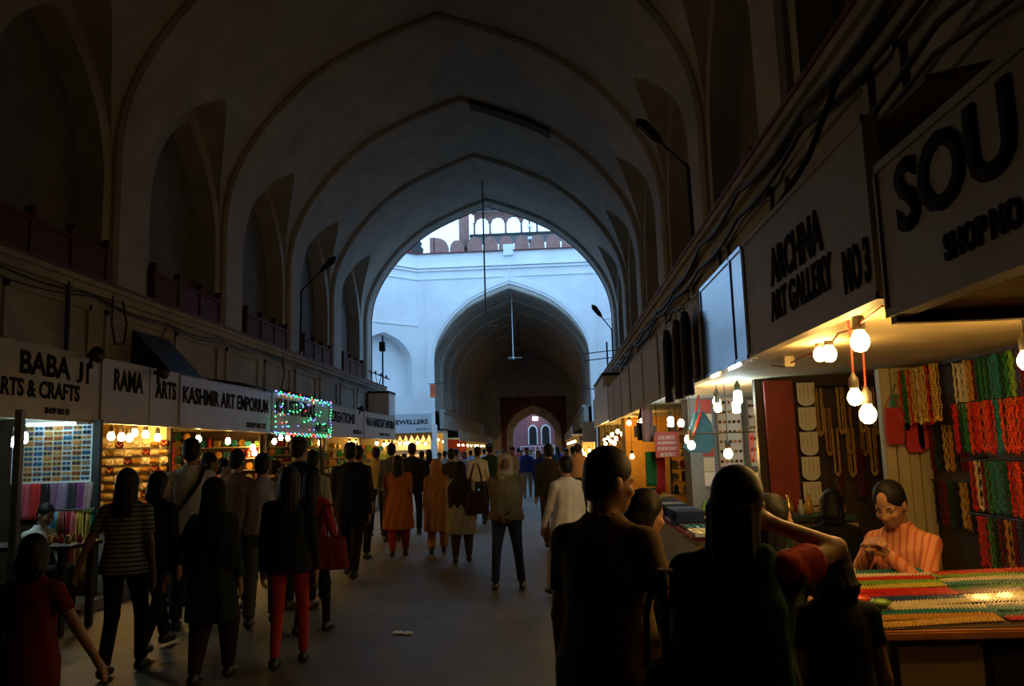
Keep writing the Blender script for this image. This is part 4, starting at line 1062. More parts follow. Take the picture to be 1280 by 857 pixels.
for x in (-6.3, -4.82):
    for y in (7.8, 8.3): MB().box(x - .03, x + .03, y - .03, y + .03, 0, .82).build('leg', wood_d, tb)
for i in range(8):
    o = link('brass_trinket', VASE, [gold_m, G['red'], G['amber']][i % 3], None, (-5.25 + i * .065, 7.95 + .1 * (i % 3), .86)); o.scale = (1.3, 1.3, .8); tag(o, 'small shiny trinket on the dark table in front of the seller in white', 'trinket', 'trinkets on the dark table')
# jewellery rolls, plates and trays under the two-sheet white sign (end panel)
YP = 11.46
rl_m = MB(); prof = []
for k in range(13): prof += [(.022, -.12 + k * .02), (.032, -.115 + k * .02), (.032, -.108 + k * .02), (.022, -.103 + k * .02)]
rl_m.lathe(prof, 8, axis='x'); ROLL = rl_m.mesh('bangle_roll')
xa_, xb2_ = atY(122, 560, YP).x, atY(212, 560, YP).x
zt_, zb_ = atY(160, 556, YP).z, atY(160, 640, YP).z
rk = thing('bangle_rack', 'stepped wooden rack carrying the gold bangle rolls and jewellery pads', 'rack', ((xa_+xb2_)/2, YP - .02, .12))
PAD = MB().bevbox(-.055, .055, -.02, .0, -.035, .035, .01).mesh('pad')
PEN = MB()
for a in np.linspace(math.pi * 1.05, math.pi * 1.95, 9): PEN.ball((.036 * math.cos(a), -.026, .022 + .034 * math.sin(a)), .0075, 6, 4)
PEN.ball((0, -.028, -.02), .011, 6, 4)
PENM = PEN.mesh('pendant_set')
pale_gold = mat('pale_gold', (.9, .75, .45), .35, metal=.7)
rr = random.Random(11)
for j in range(9):
    z = zb_ + (zt_ - zb_) * j / 8
    MB().box(xa_, xb2_, YP - .05, YP - .001, z - .05, z - .042).build('rack_shelf', wood_d, rk)
    for i in range(8):
        x = xa_ + .07 + i * (xb2_ - xa_ - .14) / 7
        if rr.random() < .42:
            o = link('bangle_roll', ROLL, [gold_m, pale_gold][(i + j) % 2], None, (x, YP - .04, z)); o.scale = (.44, 1.0, 1.15)
            tag(o, 'short roll of gold bangles on the rack of the gold jewellery stall', 'bangles', 'bangle rolls under the two-sheet white sign')
        elif rr.random() < .9:
            t = thing('jewellery_pad', 'cream pad with a gold necklace set on the rack of the gold jewellery stall', 'jewellery', (x, YP - .012, z + .002 * i), 'jewellery pads under the two-sheet white sign')
            pd_ = link('pad', PAD, [cream_m, cream_m, G['maroon'], cream_m, gold_m][(i * 2 + j) % 5], t); pd_.scale = (1.1, 1, 1.3); ns_ = link('necklace_set', PENM, gold_m, t); ns_.scale = (1.15, 1, 1.2)
PLATE = MB().lathe([(.01, -.012), (.05, -.018), (.075, -.010), (.08, 0), (.01, .002)], 16, axis='y').mesh('plate', True)
for i, u in enumerate((134, 150, 163)):
    p = atY(u, 538, YP - .06); o = link('brass_plate', PLATE, gold_m, None, (p.x, YP - .03, p.z)); o.scale = (1.35, 1, 1.35); tag(o, 'round brass plate behind the bulbs of the gold jewellery stall', 'plate', 'brass plates under the two-sheet white sign')
for j in range(8):
    for i in range(2):
        p = atY(222 + i * 12, 546 + j * 9.5, 11.9); o = link('painted_plate', PLATE, [mat('plate_green', (.05, .30, .16), .35), mat('plate_orange', (.65, .28, .04), .35), mat('plate_yellow', (.7, .5, .08), .35)][(i + j * 2) % 3], None, (p.x, 11.9, p.z)); o.scale = (.75, 1, .75)
        n = ['green', 'orange', 'yellow'][(i + j * 2) % 3]; tag(o, '%s painted plate in the hanging columns beyond the gold jewellery stall' % n, 'plate', '%s hanging plates' % n)
for i in range(2):
    p = atY(222 + i * 12, 540, 11.91); q = atY(222 + i * 12, 625, 11.91); o = MB().tube([(p.x, 11.915, q.z), (p.x, 11.915, 2.2)], .004, 4).build('plate_cord', cable_m); tag(o, 'cord carrying painted plates, %s of two' % ('near' if i == 0 else 'far'), 'cord')
for u, v in ((139, 544), (152, 545), (162, 546), (168, 540), (182, 542), (197, 546)):
    p = atX(u, v - 3, -5.6); bulb(p, 'warm bulb in the row under the two-sheet white sign', 'bulb row under the two-sheet white sign', max(.03, 2.2 - p.z - .08), False, 1.5)
wc = thing('white_cabinet', 'low pale cabinet below the gold jewellery counter', 'cabinet', (-5.45, 10.3, .12))
MB().bevbox(-5.75, -5.3, 9.6, 11.2, .12, .82, .01).build('body', mat('dull_white_paint', (.34, .32, .28), .6, var=.2, vscale=5), wc)
for y in (10.13, 10.67): MB().box(-5.3, -5.293, y - .01, y + .01, .16, .80).build('door_gap', black_p, wc)
for i in range(10):
    o = link('jewellery_box', BOX, [cream_m, gold_m, G['amber']][i % 3], None, (-5.52 + .1 * (i % 2), 9.7 + i * .15, .82)); o.scale = (.13, .11, .05 + .02 * (i % 3)); tag(o, 'small jewellery box on the pale cabinet under the two-sheet white sign', 'box', 'jewellery boxes on the pale cabinet')

# mixed goods on the end panels of the other stalls
FIG = MB().lathe([(.02, 0), (.045, .005), (.05, .03), (.03, .07), (.045, .11), (.03, .15), (.012, .17), (.018, .19), (.004, .20)], 10).mesh('vase', True)
goods_m = [gold_m, G['red'], G['cream'], G['amber'], G['teal'], G['green'], cream_m, G['maroon'], G['lime']]
def shelf_goods(Y, x0, x1, z0, z1, rows, cols, where, seed, kinds=('box', 'vase', 'plate')):
    rr = random.Random(seed)
    t = thing('goods_shelves', 'open shelves of goods on the end panel of ' + where, 'shelves', ((x0+x1)/2, Y, z0 - .02))
    for j in range(rows):
        z = z0 + (z1 - z0) * j / rows
        MB().box(x0, x1, Y - .14, Y, z - .015, z).build('shelf_board', wood_l, t)
        for i in range(cols):
            x = x0 + (x1 - x0) * (i + .5) / cols; k = rr.choice(kinds); m = rr.choice(goods_m); hgt = (z1 - z0) / rows; w = (x1 - x0) / cols
            if k == 'box': o = link('craft_box', BOX, m, None, (x, Y - .075, z)); o.scale = (w * .8, .1, hgt * rr.uniform(.45, .8))
            elif k == 'vase': o = link('craft_vase', FIG, m, None, (x, Y - .075, z)); o.scale = (w * 7.0,  1.1, hgt * 4.0) if w < .14 else (1.1, 1.1, hgt * 4.2)
            else: o = link('craft_plate', PLATE, m, None, (x, Y - .03, z + min(w, hgt) * .45)); q = min(w, hgt) / .17; o.scale = (q, 1, q)
            tag(o, 'small %s on the shelves of %s' % ({'box': 'craft box', 'vase': 'turned vase', 'plate': 'round plate'}[k], where), {'box': 'box', 'vase': 'vase', 'plate': 'plate'}[k], '%s goods of %s' % (k, where))
    for x in (x0, x1): MB().box(x - .012, x + .012, Y - .14, Y, 0.12, z1).build('upright', wood_d, t)
shelf_goods(12.0, 1.72, 2.5, .95, 2.05, 6, 6, 'the notice-board stall', 9)
shelf_goods(15.40, -7.0, -5.62, 1.0, 2.1, 5, 9, 'the long-sign stall', 3)
shelf_goods(19.42, -7.1, -5.62, .95, 2.1, 6, 8, 'the fairy-light stall', 4)
shelf_goods(23.17, -7.1, -5.62, .95, 2.05, 5, 7, 'the white-panelled stall', 5)
shelf_goods(27.9, -7.1, -5.62, .95, 2.05, 4, 7, 'the last left stall', 6)
shelf_goods(21.4, 1.45, 2.5, .9, 2.05, 5, 6, 'the bulb-cluster stall', 7)
shelf_goods(29.5, 2.0, 2.5, .9, 2.05, 5, 3, 'the farthest right stall', 8)
for i in range(9):     # shawls hung along the long-sign stall
    n, c = [('ivory', (.5, .45, .35)), ('black', (.02, .02, .02)), ('wine', (.2, .02, .04)), ('rust', (.35, .1, .03)), ('gold', (.45, .3, .08)), ('navy', (.02, .03, .1)), ('cream', (.55, .5, .35)), ('brown', (.15, .08, .04)), ('red', (.4, .03, .03))][i]
    o = link('hanging_shawl', SC[i % 3], cloth(n + ' shawl', c), None, (-7.15, 12.0 + i * .36, 2.0), (0, 0, math.pi/2)); o.scale = (2.2, 1, 1.8); tag(o, '%s shawl hanging on the back wall of the long-sign stall' % n, 'shawl')
for (u, v, w_) in ((316, 556, 0), (318, 563, 0), (343, 549, 0), (351, 542, 0), (360, 542, 0), (398, 551, 0), (437, 552, 0), (445, 552, 0), (471, 552, 0), (480, 554, 0), (486, 554, 0), (285, 548, 0), (248, 545, 0)):
    p = atX(u, v, -5.68); p.z = min(p.z, 2.10)
    where = 'long-sign' if p.y < 15.5 else ('fairy-light' if p.y < 19.5 else ('white-panelled' if p.y < 23.3 else 'last left'))
    bulb(p, 'warm bulb hanging in the %s stall' % where, 'bulbs of the %s stall' % where, max(.03, 2.2 - p.z - .08), False, 1.6)
for y0, y1, n, m in ((11.8, 15.2, 'long-sign', wood_d), (15.8, 19.2, 'fairy-light', wood_d), (19.8, 23.0, 'white-panelled', cream_p), (23.6, 27.7, 'last left', cream_p)):
    c_ = thing('display_counter', 'low counter along the front of the %s stall' % n, 'counter', (-5.6, (y0+y1)/2, .12))
    MB().box(-5.9, -5.4, y0, y1, .12, .80).build('body', m, c_); MB().bevbox(-5.95, -5.35, y0 - .03, y1 + .03, .80, .84, .006).build('top', wood_d, c_)
    for i in range(8):
        o = link('craft_box', BOX, goods_m[(i * 2 + 1) % 9], None, (-5.65 + .12 * (i % 2), y0 + .25 + i * (y1 - y0 - .5) / 7, .84)); o.scale = (.2, .22, .08 + .03 * (i % 3)); tag(o, 'craft box on the front counter of the %s stall' % n, 'box', 'boxes on the %s counter' % n)
for y0, y1, n in ((10.9, 14.0, 'orange-panel'), (14.5, 21.2, 'bulb-cluster'), (21.9, 29.2, 'farthest right')):
    dx_ = .55 if y0 > 21 else 0
    c_ = thing('display_counter', 'counter along the front of the %s stall' % n, 'counter', (1.5, (y0+y1)/2, .12))
    MB().box(1.30 + dx_, 1.8 + dx_, y0, y1, .12, .80).build('body', cream_p, c_); MB().bevbox(1.25 + dx_, 1.85 + dx_, y0 - .03, y1 + .03, .80, .84, .006).build('top', wood_d, c_)
    for i in range(8):
        o = link('craft_box', BOX, goods_m[(i * 4 + 2) % 9], None, (1.45 + dx_ + .15 * (i % 2), y0 + .25 + i * (y1 - y0 - .5) / 7, .84)); o.scale = (.2, .22, .08 + .04 * (i % 3)); tag(o, 'craft box on the counter of the %s stall' % n, 'box', 'boxes on the %s counter' % n)
# purses and stoles hung in the orange-panel stall
for i in range(8):
    n, c = [('green', (.04, .25, .06)), ('maroon', (.2, .02, .03)), ('gold', (.5, .3, .06)), ('blue', (.04, .08, .25))][i % 4]
    o = link('cloth_pouch', PM, cloth(n + ' purse', c), None, (2.45, 10.2 + i * .45, 1.9), (0, 0, math.pi/2)); o.scale = (1.8, 1.5, 1.5); tag(o, '%s purse hung on the back wall of the orange-panel stall' % n, 'purse', '%s purses on the right' % n)

# ------------------------------------------------------------------ jeweller's kiosk in the court and far stalls
YJ = 36.0
j0, j1 = atY(490, 518, YJ), atY(540, 540, YJ)
kz = j1.z
jk = thing('jeweller_kiosk', 'brightly lit jeweller kiosk in the court, facing the hall', 'kiosk', ((j0.x+j1.x)/2, YJ + .8, 0))
MB().box(j0.x - .4, j1.x, YJ + 1.6, YJ + 1.7, 0, kz + .3).build('back_panel', white_card, jk)
for x in (j0.x - .4, j1.x - .06): MB().box(x, x + .06, YJ + .05, YJ + 1.6, 0, kz + .3).build('side_panel', white_card, jk)
MB().box(j0.x - .4, j1.x, YJ + .05, YJ + 1.7, kz + .3, kz + .38).build('roof', court_pl, jk)
MB().bevbox(j0.x - .3, j1.x, YJ + .1, YJ + .5, 0, .95, .02).build('counter', wood_l, jk)
for k in range(4): MB().box(j0.x - .3, j1.x - .08, YJ + 1.3, YJ + 1.6, 1.15 + k * .32, 1.17 + k * .32).build('shelf', wood_d, jk)
zz = [(j0.x - .3 + i * (j1.x - j0.x + .3) / 16, kz - (.06 if i % 2 else .34)) for i in range(17)]
vz = MB(); vz.prism([(j0.x - .3, kz), *[(x, z) for x, z in zz], (j1.x, kz)][::-1], YJ, YJ + .02, 'y'); vz.build('valance', mat('orange_valance', (.75, .30, .03), .7, var=.3, vscale=10), jk)
MB().tube([(x, YJ - .02, z) for x, z in zz], .03, 5).build('garland', mat('red_garland', (.4, .04, .03), .7), jk)
js = thing('shop_sign', 'white sign naming a jeweller, facing down the hall from the court', 'sign', ((j0.x+j1.x)/2, YJ, kz))
MB().box(j0.x - .5, j1.x, YJ - .05, YJ, kz, j0.z).build('board', sign_blue, js)
for body, u0, u1, v0, v1 in (('JEWELLERS', 492, 535, 523.5, 532.5), ('SHOP NO 17', 520, 538, 534.5, 537.5)):
    a, b = atY(u0, v1, YJ), atY(u1, v0, YJ); o = link('lettering', text_mesh(body, b.x - a.x, b.z - a.z - .01, .005, .03), letter_m, js); o.rotation_euler = FACE_NY; o.location = Vector((a.x, YJ - .05, a.z)) - js.location
for i, (u, v) in enumerate(((500, 553), (510, 552), (522, 552), (532, 553), (506, 553))):
    p = atY(u, v, YJ + .8); bulb(p, 'bright bulb inside the jeweller kiosk', 'bulbs of the jeweller kiosk', kz + .3 - p.z - .13, False, 1.7)
def far_stall(u0, u1, v0, v1, Y, label, m, nb=2):
    a, b = atY(u0, v0, Y), atY(u1, v1, Y)
    t = thing('shop_stall', label, 'stall', ((a.x+b.x)/2, Y, 0))
    MB().box(a.x, b.x, Y + 1.2, Y + 1.3, 0, a.z).build('back_panel', m, t); MB().box(a.x, b.x, Y, Y + 1.3, a.z, a.z + .12).build('canopy', sign_grey, t)
    MB().box(a.x, b.x, Y + .1, Y + .6, 0, .9).build('counter', wood_d, t)
    for x in (a.x, b.x - .06): MB().box(x, x + .06, Y, Y + 1.2, 0, a.z).build('side_panel', m, t)
    for i in range(nb):
        p = Vector((a.x + (b.x - a.x) * (i + .7) / (nb + .4), Y + .2 + .25 * (i % 2), a.z - .30 - .1 * (i % 3))); bulb(p, 'far bulb in the ' + label, 'bulbs of the ' + label, a.z - p.z - .14, False, 1.3)
far_stall(544, 556, 541, 575, 40, 'small garlanded stall beyond the jeweller kiosk', cream_p, 2)
far_stall(725, 747, 550, 580, 26, 'stall under the pale blue sign on the right before the court', cream_p, 6)
a, b = atY(727, 527, 26), atY(746, 550, 26)
o = MB().box(a.x, b.x, 25.95, 26.0, b.z - .05, a.z).build('shop_sign', sign_blue); tag(o, 'pale blue blank sign facing the hall on the right before the court', 'sign')
for (u, v, Y, lab) in ((541, 489, 44.5, 'orange-red cloth banner on the left side of the far arch'), (747, 496, 44.5, 'orange-red cloth banner on the right side of the far arch')):
    p = atY(u, v, Y); t = thing('banner', lab, 'banner', (p.x, Y, p.z - .35))
    MB().add(*(lambda n: ([(x, .03 * math.sin(z * 7), z) for z in np.linspace(-.0, .75, n) for x in (-.16, .16)] + [(x, .03 * math.sin(z * 7) + .01, z) for z in np.linspace(0, .75, n) for x in (-.16, .16)], [(2*i, 2*i+1, 2*i+3, 2*i+2) for i in range(n-1)] + [(2*n+2*i+2, 2*n+2*i+3, 2*n+2*i+1, 2*n+2*i) for i in range(n-1)]))(8)).build('cloth', mat('orange_banner', (.6, .12, .04), .8), t, local=True)
    MB().tube([(-.25, .02, .78), (.25, .02, .78), (.6 if u < 600 else -.6, 1.4, .95)], .02, 5).build('bracket_pole', iron, t, local=True)

# rows of small stalls along both sides of the far vault
for side, s_, xf in (('left', -1, XC - 3.4), ('right', 1, XC + 3.4)):
    for k in range(5):
        y0 = 48.0 + k * 5.3; y1 = y0 + 5.0; xb_ = xf + s_ * 1.6; place = ['nearest', 'second', 'third', 'fourth', 'farthest'][k]
        t = thing('shop_stall', '%s small stall along the %s side of the far vault' % (place, side), 'stall', ((xf + xb_) / 2, (y0+y1)/2, 0))
        MB().box(min(xb_, xb_ + .05), max(xb_, xb_ + .05), y0, y1, 0, 2.5).build('back_panel', cream_p, t)
        MB().box(min(xf, xb_), max(xf, xb_), y0, y1, 2.45, 2.5).build('canopy', cream_p, t)
        MB().box(min(xf, xf - s_*.04), max(xf, xf - s_*.04), y0, y1, 2.3, 2.95).build('sign_board', sign_grey, t)
        MB().box(min(xf + s_*.1, xf + s_*.6), max(xf + s_*.1, xf + s_*.6), y0 + .1, y1 - .1, 0, .85).build('counter', wood_d, t)
        MB().box(min(xf + s_*.1, xb_), max(xf + s_*.1, xb_), y1 - .06, y1, 0, 2.45).build('side_panel', mat('red_drape', (.45, .06, .04), .8) if (k == 0 and s_ < 0) else wood_l, t)
        for i in range(2):
            bulb((xf + s_ * .15, y0 + 1.2 + i * 2.4, 2.12), 'bulb of the %s small stall on the %s side of the far vault' % (place, side), 'far vault bulbs %s %s' % (side, place), .2, False, 1.9)
# ================================================================== people: implicit surfaces turned into one mesh per body / garment
class Field:
    def __init__(s, lo, hi, h):
        s.lo = np.array(lo, float); s.h = h
        s.n = np.maximum(4, np.ceil((np.array(hi, float) - s.lo) / h).astype(int) + 1)
        s.f = np.full(s.n, 0.5, np.float32)
        s.ax = [(s.lo[i] + h * np.arange(s.n[i])).astype(np.float32) for i in range(3)]
    def _blk(s, lo, hi, m=.05):
        i0 = np.clip(np.floor((np.array(lo) - m - s.lo) / s.h).astype(int), 0, s.n - 1)
        i1 = np.clip(np.ceil((np.array(hi) + m - s.lo) / s.h).astype(int) + 1, 1, s.n)
        sl = tuple(slice(a, b) for a, b in zip(i0, i1))
        return sl, s.ax[0][sl[0]][:, None, None], s.ax[1][sl[1]][None, :, None], s.ax[2][sl[2]][None, None, :]
    def _mix(s, sl, d, k, sub):
        a = s.f[sl]
        if a.size == 0: return
        if sub: s.f[sl] = np.maximum(a, -d); return
        hh = np.clip(.5 + .5 * (a - d) / k, 0, 1)
        s.f[sl] = a * (1 - hh) + d * hh - k * hh * (1 - hh)
    def cone(s, a, b, r1, r2, k=.02, flat=False, sub=False):
        a = np.array(a, float); b = np.array(b, float); r = max(r1, r2)
        sl, X, Y, Z = s._blk(np.minimum(a, b) - r, np.maximum(a, b) + r)
        ab = b - a; L2 = float(ab @ ab) + 1e-12
        px, py, pz = X - a[0], Y - a[1], Z - a[2]
        tr = (px * ab[0] + py * ab[1] + pz * ab[2]) / L2; t = np.clip(tr, 0, 1)
        d = np.sqrt((px - t*ab[0])**2 + (py - t*ab[1])**2 + (pz - t*ab[2])**2) - (r1 + (r2 - r1) * t)
        if flat: d = np.maximum(d, (tr - 1) * math.sqrt(L2))
        s._mix(sl, d, k, sub)
    def ell(s, c, r, k=.02, rot=None, sub=False):
        c = np.array(c, float); R = max(r); sl, X, Y, Z = s._blk(c - R, c + R)
        px, py, pz = X - c[0], Y - c[1], Z - c[2]
        if rot is not None:
            q = [rot[0][i]*px + rot[1][i]*py + rot[2][i]*pz for i in range(3)]; px, py, pz = q
        e = np.sqrt((px/r[0])**2 + (py/r[1])**2 + (pz/r[2])**2); g = np.sqrt((px/r[0]**2)**2 + (py/r[1]**2)**2 + (pz/r[2]**2)**2) + 1e-6
        s._mix(sl, e * (e - 1) / g, k, sub)
    def loft(s, rows, k=.02, p=2.3, fold=0.0, nf=9, seed=0.0):
        rows = sorted(rows); A = np.array(rows, float)
        R = A[:, 3:5].max() + .05; lo = (A[:, 1].min() - R, A[:, 2].min() - R, A[0, 0]); hi = (A[:, 1].max() + R, A[:, 2].max() + R, A[-1, 0])
        sl, X, Y, Z = s._blk(lo, hi, .04)
        z = Z[0, 0, :]; I = lambda j: np.interp(z, A[:, 0], A[:, j]).astype(np.float32)[None, None, :]
        cx_, cy_, rx, ry = I(1), I(2), I(3), I(4)
        dx, dy = X - cx_, Y - cy_
        e = (np.abs(dx / rx)**p + np.abs(dy / ry)**p) ** (1 / p)
        d = (e - 1) * np.minimum(rx, ry)
        if fold:
            amp = np.interp(z, [A[0, 0], A[-1, 0]], [fold, fold * .15])[None, None, :]
            th = np.arctan2(dy, dx); d = d + amp * np.sin(nf * th + seed + 3 * np.sin(4 * Z + seed))
        d = np.maximum(d, np.maximum(A[0, 0] - Z, Z - A[-1, 0]))
        s._mix(sl, d, k, False)
    def clip_below(s, z): s.f = np.maximum(s.f, (z - s.ax[2])[None, None, :].astype(np.float32))
    def mesh(s, name):
        f = s.f; f[0] = f[-1] = .5; f[:, 0] = f[:, -1] = .5; f[:, :, 0] = f[:, :, -1] = .5
        ins = f < 0; nx, ny, nz = f.shape
        c8 = [ins[i:nx-1+i, j:ny-1+j, k:nz-1+k] for i in (0, 1) for j in (0, 1) for k in (0, 1)]
        any_ = np.logical_or.reduce(c8); all_ = np.logical_and.reduce(c8); act = any_ & ~all_
        idx = np.argwhere(act)
        if len(idx) == 0: return bpy.data.meshes.new(name)
        acc = np.zeros((len(idx), 3)); cnt = np.zeros(len(idx))
        offs = [(i, j, k) for i in (0, 1) for j in (0, 1) for k in (0, 1)]
        I, J, K = idx.T
        for a in offs:
            for axn in range(3):
                if a[axn]: continue
                b = list(a); b[axn] = 1
                va = f[I + a[0], J + a[1], K + a[2]]; vb = f[I + b[0], J + b[1], K + b[2]]
                m = (va < 0) != (vb < 0); t = np.where(m, va / np.where(m, va - vb, 1), 0)
                p = np.array(a, float)[None, :].repeat(len(idx), 0); p[:, axn] += t
                acc[m] += p[m]; cnt[m] += 1
        V = s.lo + s.h * (idx + acc / cnt[:, None])
        vid = np.full(act.shape, -1, np.int64); vid[I, J, K] = np.arange(len(idx))
        Q = []
        for axn in range(3):
            o1, o2 = [(1, 2), (2, 0), (0, 1)][axn]
            s0 = [slice(None)] * 3; s1 = [slice(None)] * 3; s0[axn] = slice(0, -1); s1[axn] = slice(1, None)
            ch = ins[tuple(s0)] != ins[tuple(s1)]; e = np.argwhere(ch)
            e = e[(e[:, o1] > 0) & (e[:, o2] > 0)]
            e = e[(e[:, o1] < f.shape[o1] - 1) & (e[:, o2] < f.shape[o2] - 1)]
            fl = ins[tuple(e.T)]
            def g(d1, d2):
                q = e.copy(); q[:, o1] -= d1; q[:, o2] -= d2; return vid[tuple(q.T)]
            q = np.stack([g(1, 1), g(0, 1), g(0, 0), g(1, 0)], 1)
            q[~fl] = q[~fl][:, ::-1]; Q.append(q)
        Q = np.concatenate(Q); Q = Q[(Q >= 0).all(1)]
        me = bpy.data.meshes.new(name); me.vertices.add(len(V)); me.vertices.foreach_set('co', V.astype(np.float32).ravel())
        me.loops.add(Q.size); me.loops.foreach_set('vertex_index', Q.ravel().astype(np.int32))
        me.polygons.add(len(Q)); me.polygons.foreach_set('loop_start', (np.arange(len(Q)) * 4).astype(np.int32))
        me.polygons.foreach_set('use_smooth', np.ones(len(Q), bool)); me.update(calc_edges=True); me.validate()
        return me

skin_m = mat('skin_brown', (.30, .155, .09), .55, var=.12, vscale=14)
skin_l = mat('skin_light_brown', (.38, .20, .12), .55, var=.12, vscale=14)
hair_m = mat('black_hair', (.007, .006, .006), .6, spec=.25)
eye_w = mat('eye_white', (.45, .42, .39), .25)
eye_d = mat('eye_iris', (.02, .012, .008), .15)
sole_m = mat('dark_shoe', (.018, .016, .015), .45)

def np3(*a): return np.array(a, float)
def ik(a, t, l1, l2, pole):
    v = t - a; d = np.linalg.norm(v); u = v / d; d = min(d, l1 + l2 - .002)
    x = (l1*l1 - l2*l2 + d*d) / (2*d); hgt = math.sqrt(max(l1*l1 - x*x, 0))
    p = pole - (pole @ u) * u; p = p / (np.linalg.norm(p) + 1e-9)
    return a + u * x + p * hgt, a + u * d
def rotm(yaw, pitch, roll=0):
    return np.array(Matrix.Rotation(yaw, 3, 'Z') @ Matrix.Rotation(pitch, 3, 'X') @ Matrix.Rotation(roll, 3, 'Y'))

ARM = {'down': (.23, .02, .80), 'swingf': (.22, .20, .84), 'swingb': (.23, -.16, .83), 'clasp': (.045, .21, .93), 'carry': (.24, .10, .92),
       'out': (.42, .06, .86), 'fwd': (.16, .40, 1.08), 'chest': (.06, .22, 1.18), 'bag': (.20, .14, 1.02), 'head': (.125, .08, 1.50), 'lap': (.12, .36, .90)}
def person(name_label, u, vt, d, H=None, face=0.0, top='shirt', topm=None, hem=.86, sleeve=1.0, bottom='trousers', botm=None, hair='short', scarfm=None,
           arms=('down', 'down'), stance='stand', turn=0.0, nod=0.0, h=.014, girth=1.0, skin=skin_m, eyes=False, shoes=sole_m, X=None, seat=None, lean=0.0, dup=None, group=None, child=False, hand_curl=.5, fine=False, hairm=None):
    """u, vt: where the crown of the head appears; d: distance along the hall. Built 1.70 m tall in local space (facing +Y), then scaled."""
    p = atY(u, vt, d); HH = H if H else p.z; x0 = p.x if X is None else X
    sc = HH / 1.70
    if seat is not None: sc = (H if H else 1.70) / 1.70
    root = thing('person', name_label, 'person', (x0, d, 0 if seat is None else seat[0]), group, face)
    if seat is not None: sc = seat[1]
    root.scale = (sc,) * 3
    g = girth; hz = h / sc
    # --- skeleton
    hipz = .90 if seat is None else .12
    zo = 0.0 if seat is None else hipz - .90         # everything above the hips moves with them
    W = lambda x, y, z: np3(x, y + lean * max(0, (z - .95)) , z + zo)
    sh = {-1: W(-.158 * (.5 + .5 * g), -.01, 1.345), 1: W(.158 * (.5 + .5 * g), -.01, 1.345)}
    hip = {-1: np3(-.088, 0, hipz), 1: np3(.088, 0, hipz)}
    if stance == 'stand': ft = {-1: np3(-.11, -.02, .075), 1: np3(.11, .03, .075)}
    elif stance == 'wide': ft = {-1: np3(-.17, -.02, .075), 1: np3(.17, .0, .075)}
    elif stance == 'walk': ft = {-1: np3(-.09, .27, .085), 1: np3(.09, -.30, .13)}
    elif stance == 'walk2': ft = {-1: np3(-.09, -.30, .13), 1: np3(.09, .27, .085)}
    elif stance == 'step': ft = {-1: np3(-.09, -.14, .09), 1: np3(.10, .14, .08)}
    else: ft = {-1: np3(-.12, .46, hipz - .36), 1: np3(.12, .46, hipz - .36)}
    knee, ank = {}, {}
    for s_ in (-1, 1):
        knee[s_], ank[s_] = ik(hip[s_], ft[s_], .42, .42, np3(.0 + .1*s_, 1, 0) if seat is None else np3(0, .3, 1))
    el, wr, hd = {}, {}, {}
    for s_, nm in ((-1, arms[0]), (1, arms[1])):
        if isinstance(nm, str): tgt = ARM[nm]; tgt = W(tgt[0] * s_, tgt[1], tgt[2])
        else: tgt = np3(*nm) + np3(0, 0, zo)
        pole = np3(.5 * s_, -.8, -.25)
        if nm == 'head': pole = np3(.72 * s_, -.05, -1.0)
        if nm in ('fwd', 'chest', 'lap', 'bag'): pole = np3(.6 * s_, -.5, -.8)
        el[s_], wr[s_] = ik(sh[s_], tgt, .285, .26, pole)
        hd[s_] = (wr[s_] - el[s_]) / np.linalg.norm(wr[s_] - el[s_])
    hc = W(0, .015, 1.575); hc[1] += .02 * 0
    HR3 = rotm(turn, -nod)
    Hd = lambda x, y, z: hc + HR3 @ (np3(x, y, z) - np3(0, -.02, -.08)) + np3(0, -.02, -.08)
    lo = np.min([hc - .2, *[w - .24 for w in wr.values()], *[e - .12 for e in el.values()], *[a - np3(.2, .25, .1) for a in ank.values()], *[k - .15 for k in knee.values()], np3(-.33, -.25, hipz - .1)], 0)
    hi = np.max([hc + .2, *[w + .24 for w in wr.values()], *[e + .12 for e in el.values()], *[a + np3(.2, .28, .1) for a in ank.values()], *[k + .15 for k in knee.values()], np3(.33, .25, 1.3 + zo)], 0)
    if seat is None: lo[2] = -.03
    # --- body (skin)
    F = Field(lo, hi, hz)
    F.loft([(.86 + zo, 0, -.01, .13, .085), (1.02 + zo, 0, lean*.07, .115, .08), (1.2 + zo, 0, lean*.25, .13, .09), (1.34 + zo, 0, lean*.39 - .01, .12, .07), (1.41 + zo, 0, lean*.46 - .01, .06, .05)], .03)
    for s_ in (-1, 1):
        F.cone(hip[s_], knee[s_], .072 * g, .048, .03); F.cone(knee[s_], ank[s_], .046, .034, .02)
        F.cone(W(s_ * .05, -.015, 1.40), sh[s_], .04, .044, .03); F.cone(sh[s_], el[s_], .043 * g, .035, .02); F.cone(el[s_], wr[s_], .036, .025, .015)
        toe = ank[s_] + (np3(0, .13, -.045) if seat is None else np3(0, .13, -.03))
        F.cone(ank[s_] + np3(0, -.03, -.03), toe, .03, .024, .015)
        # hand: palm, four unequal bent fingers, thumb from the side of the palm
        dv = hd[s_]; ref = np3(-s_, 0, 0) if abs(dv[0]) < .8 else np3(0, 0, 1)
        nrm = ref - (ref @ dv) * dv; nrm /= np.linalg.norm(nrm); sd = np.cross(dv, nrm)
        if sd[1] < 0 and abs(dv[1]) < .7: sd = -sd
        F.cone(wr[s_], wr[s_] + dv * .03, .024, .026, .012)
        for q in (-1.2, -.4, .4, 1.2): F.cone(wr[s_] + dv * .02 + sd * q * .012, wr[s_] + dv * .085 + sd * q * .019, .017, .0125, .010)
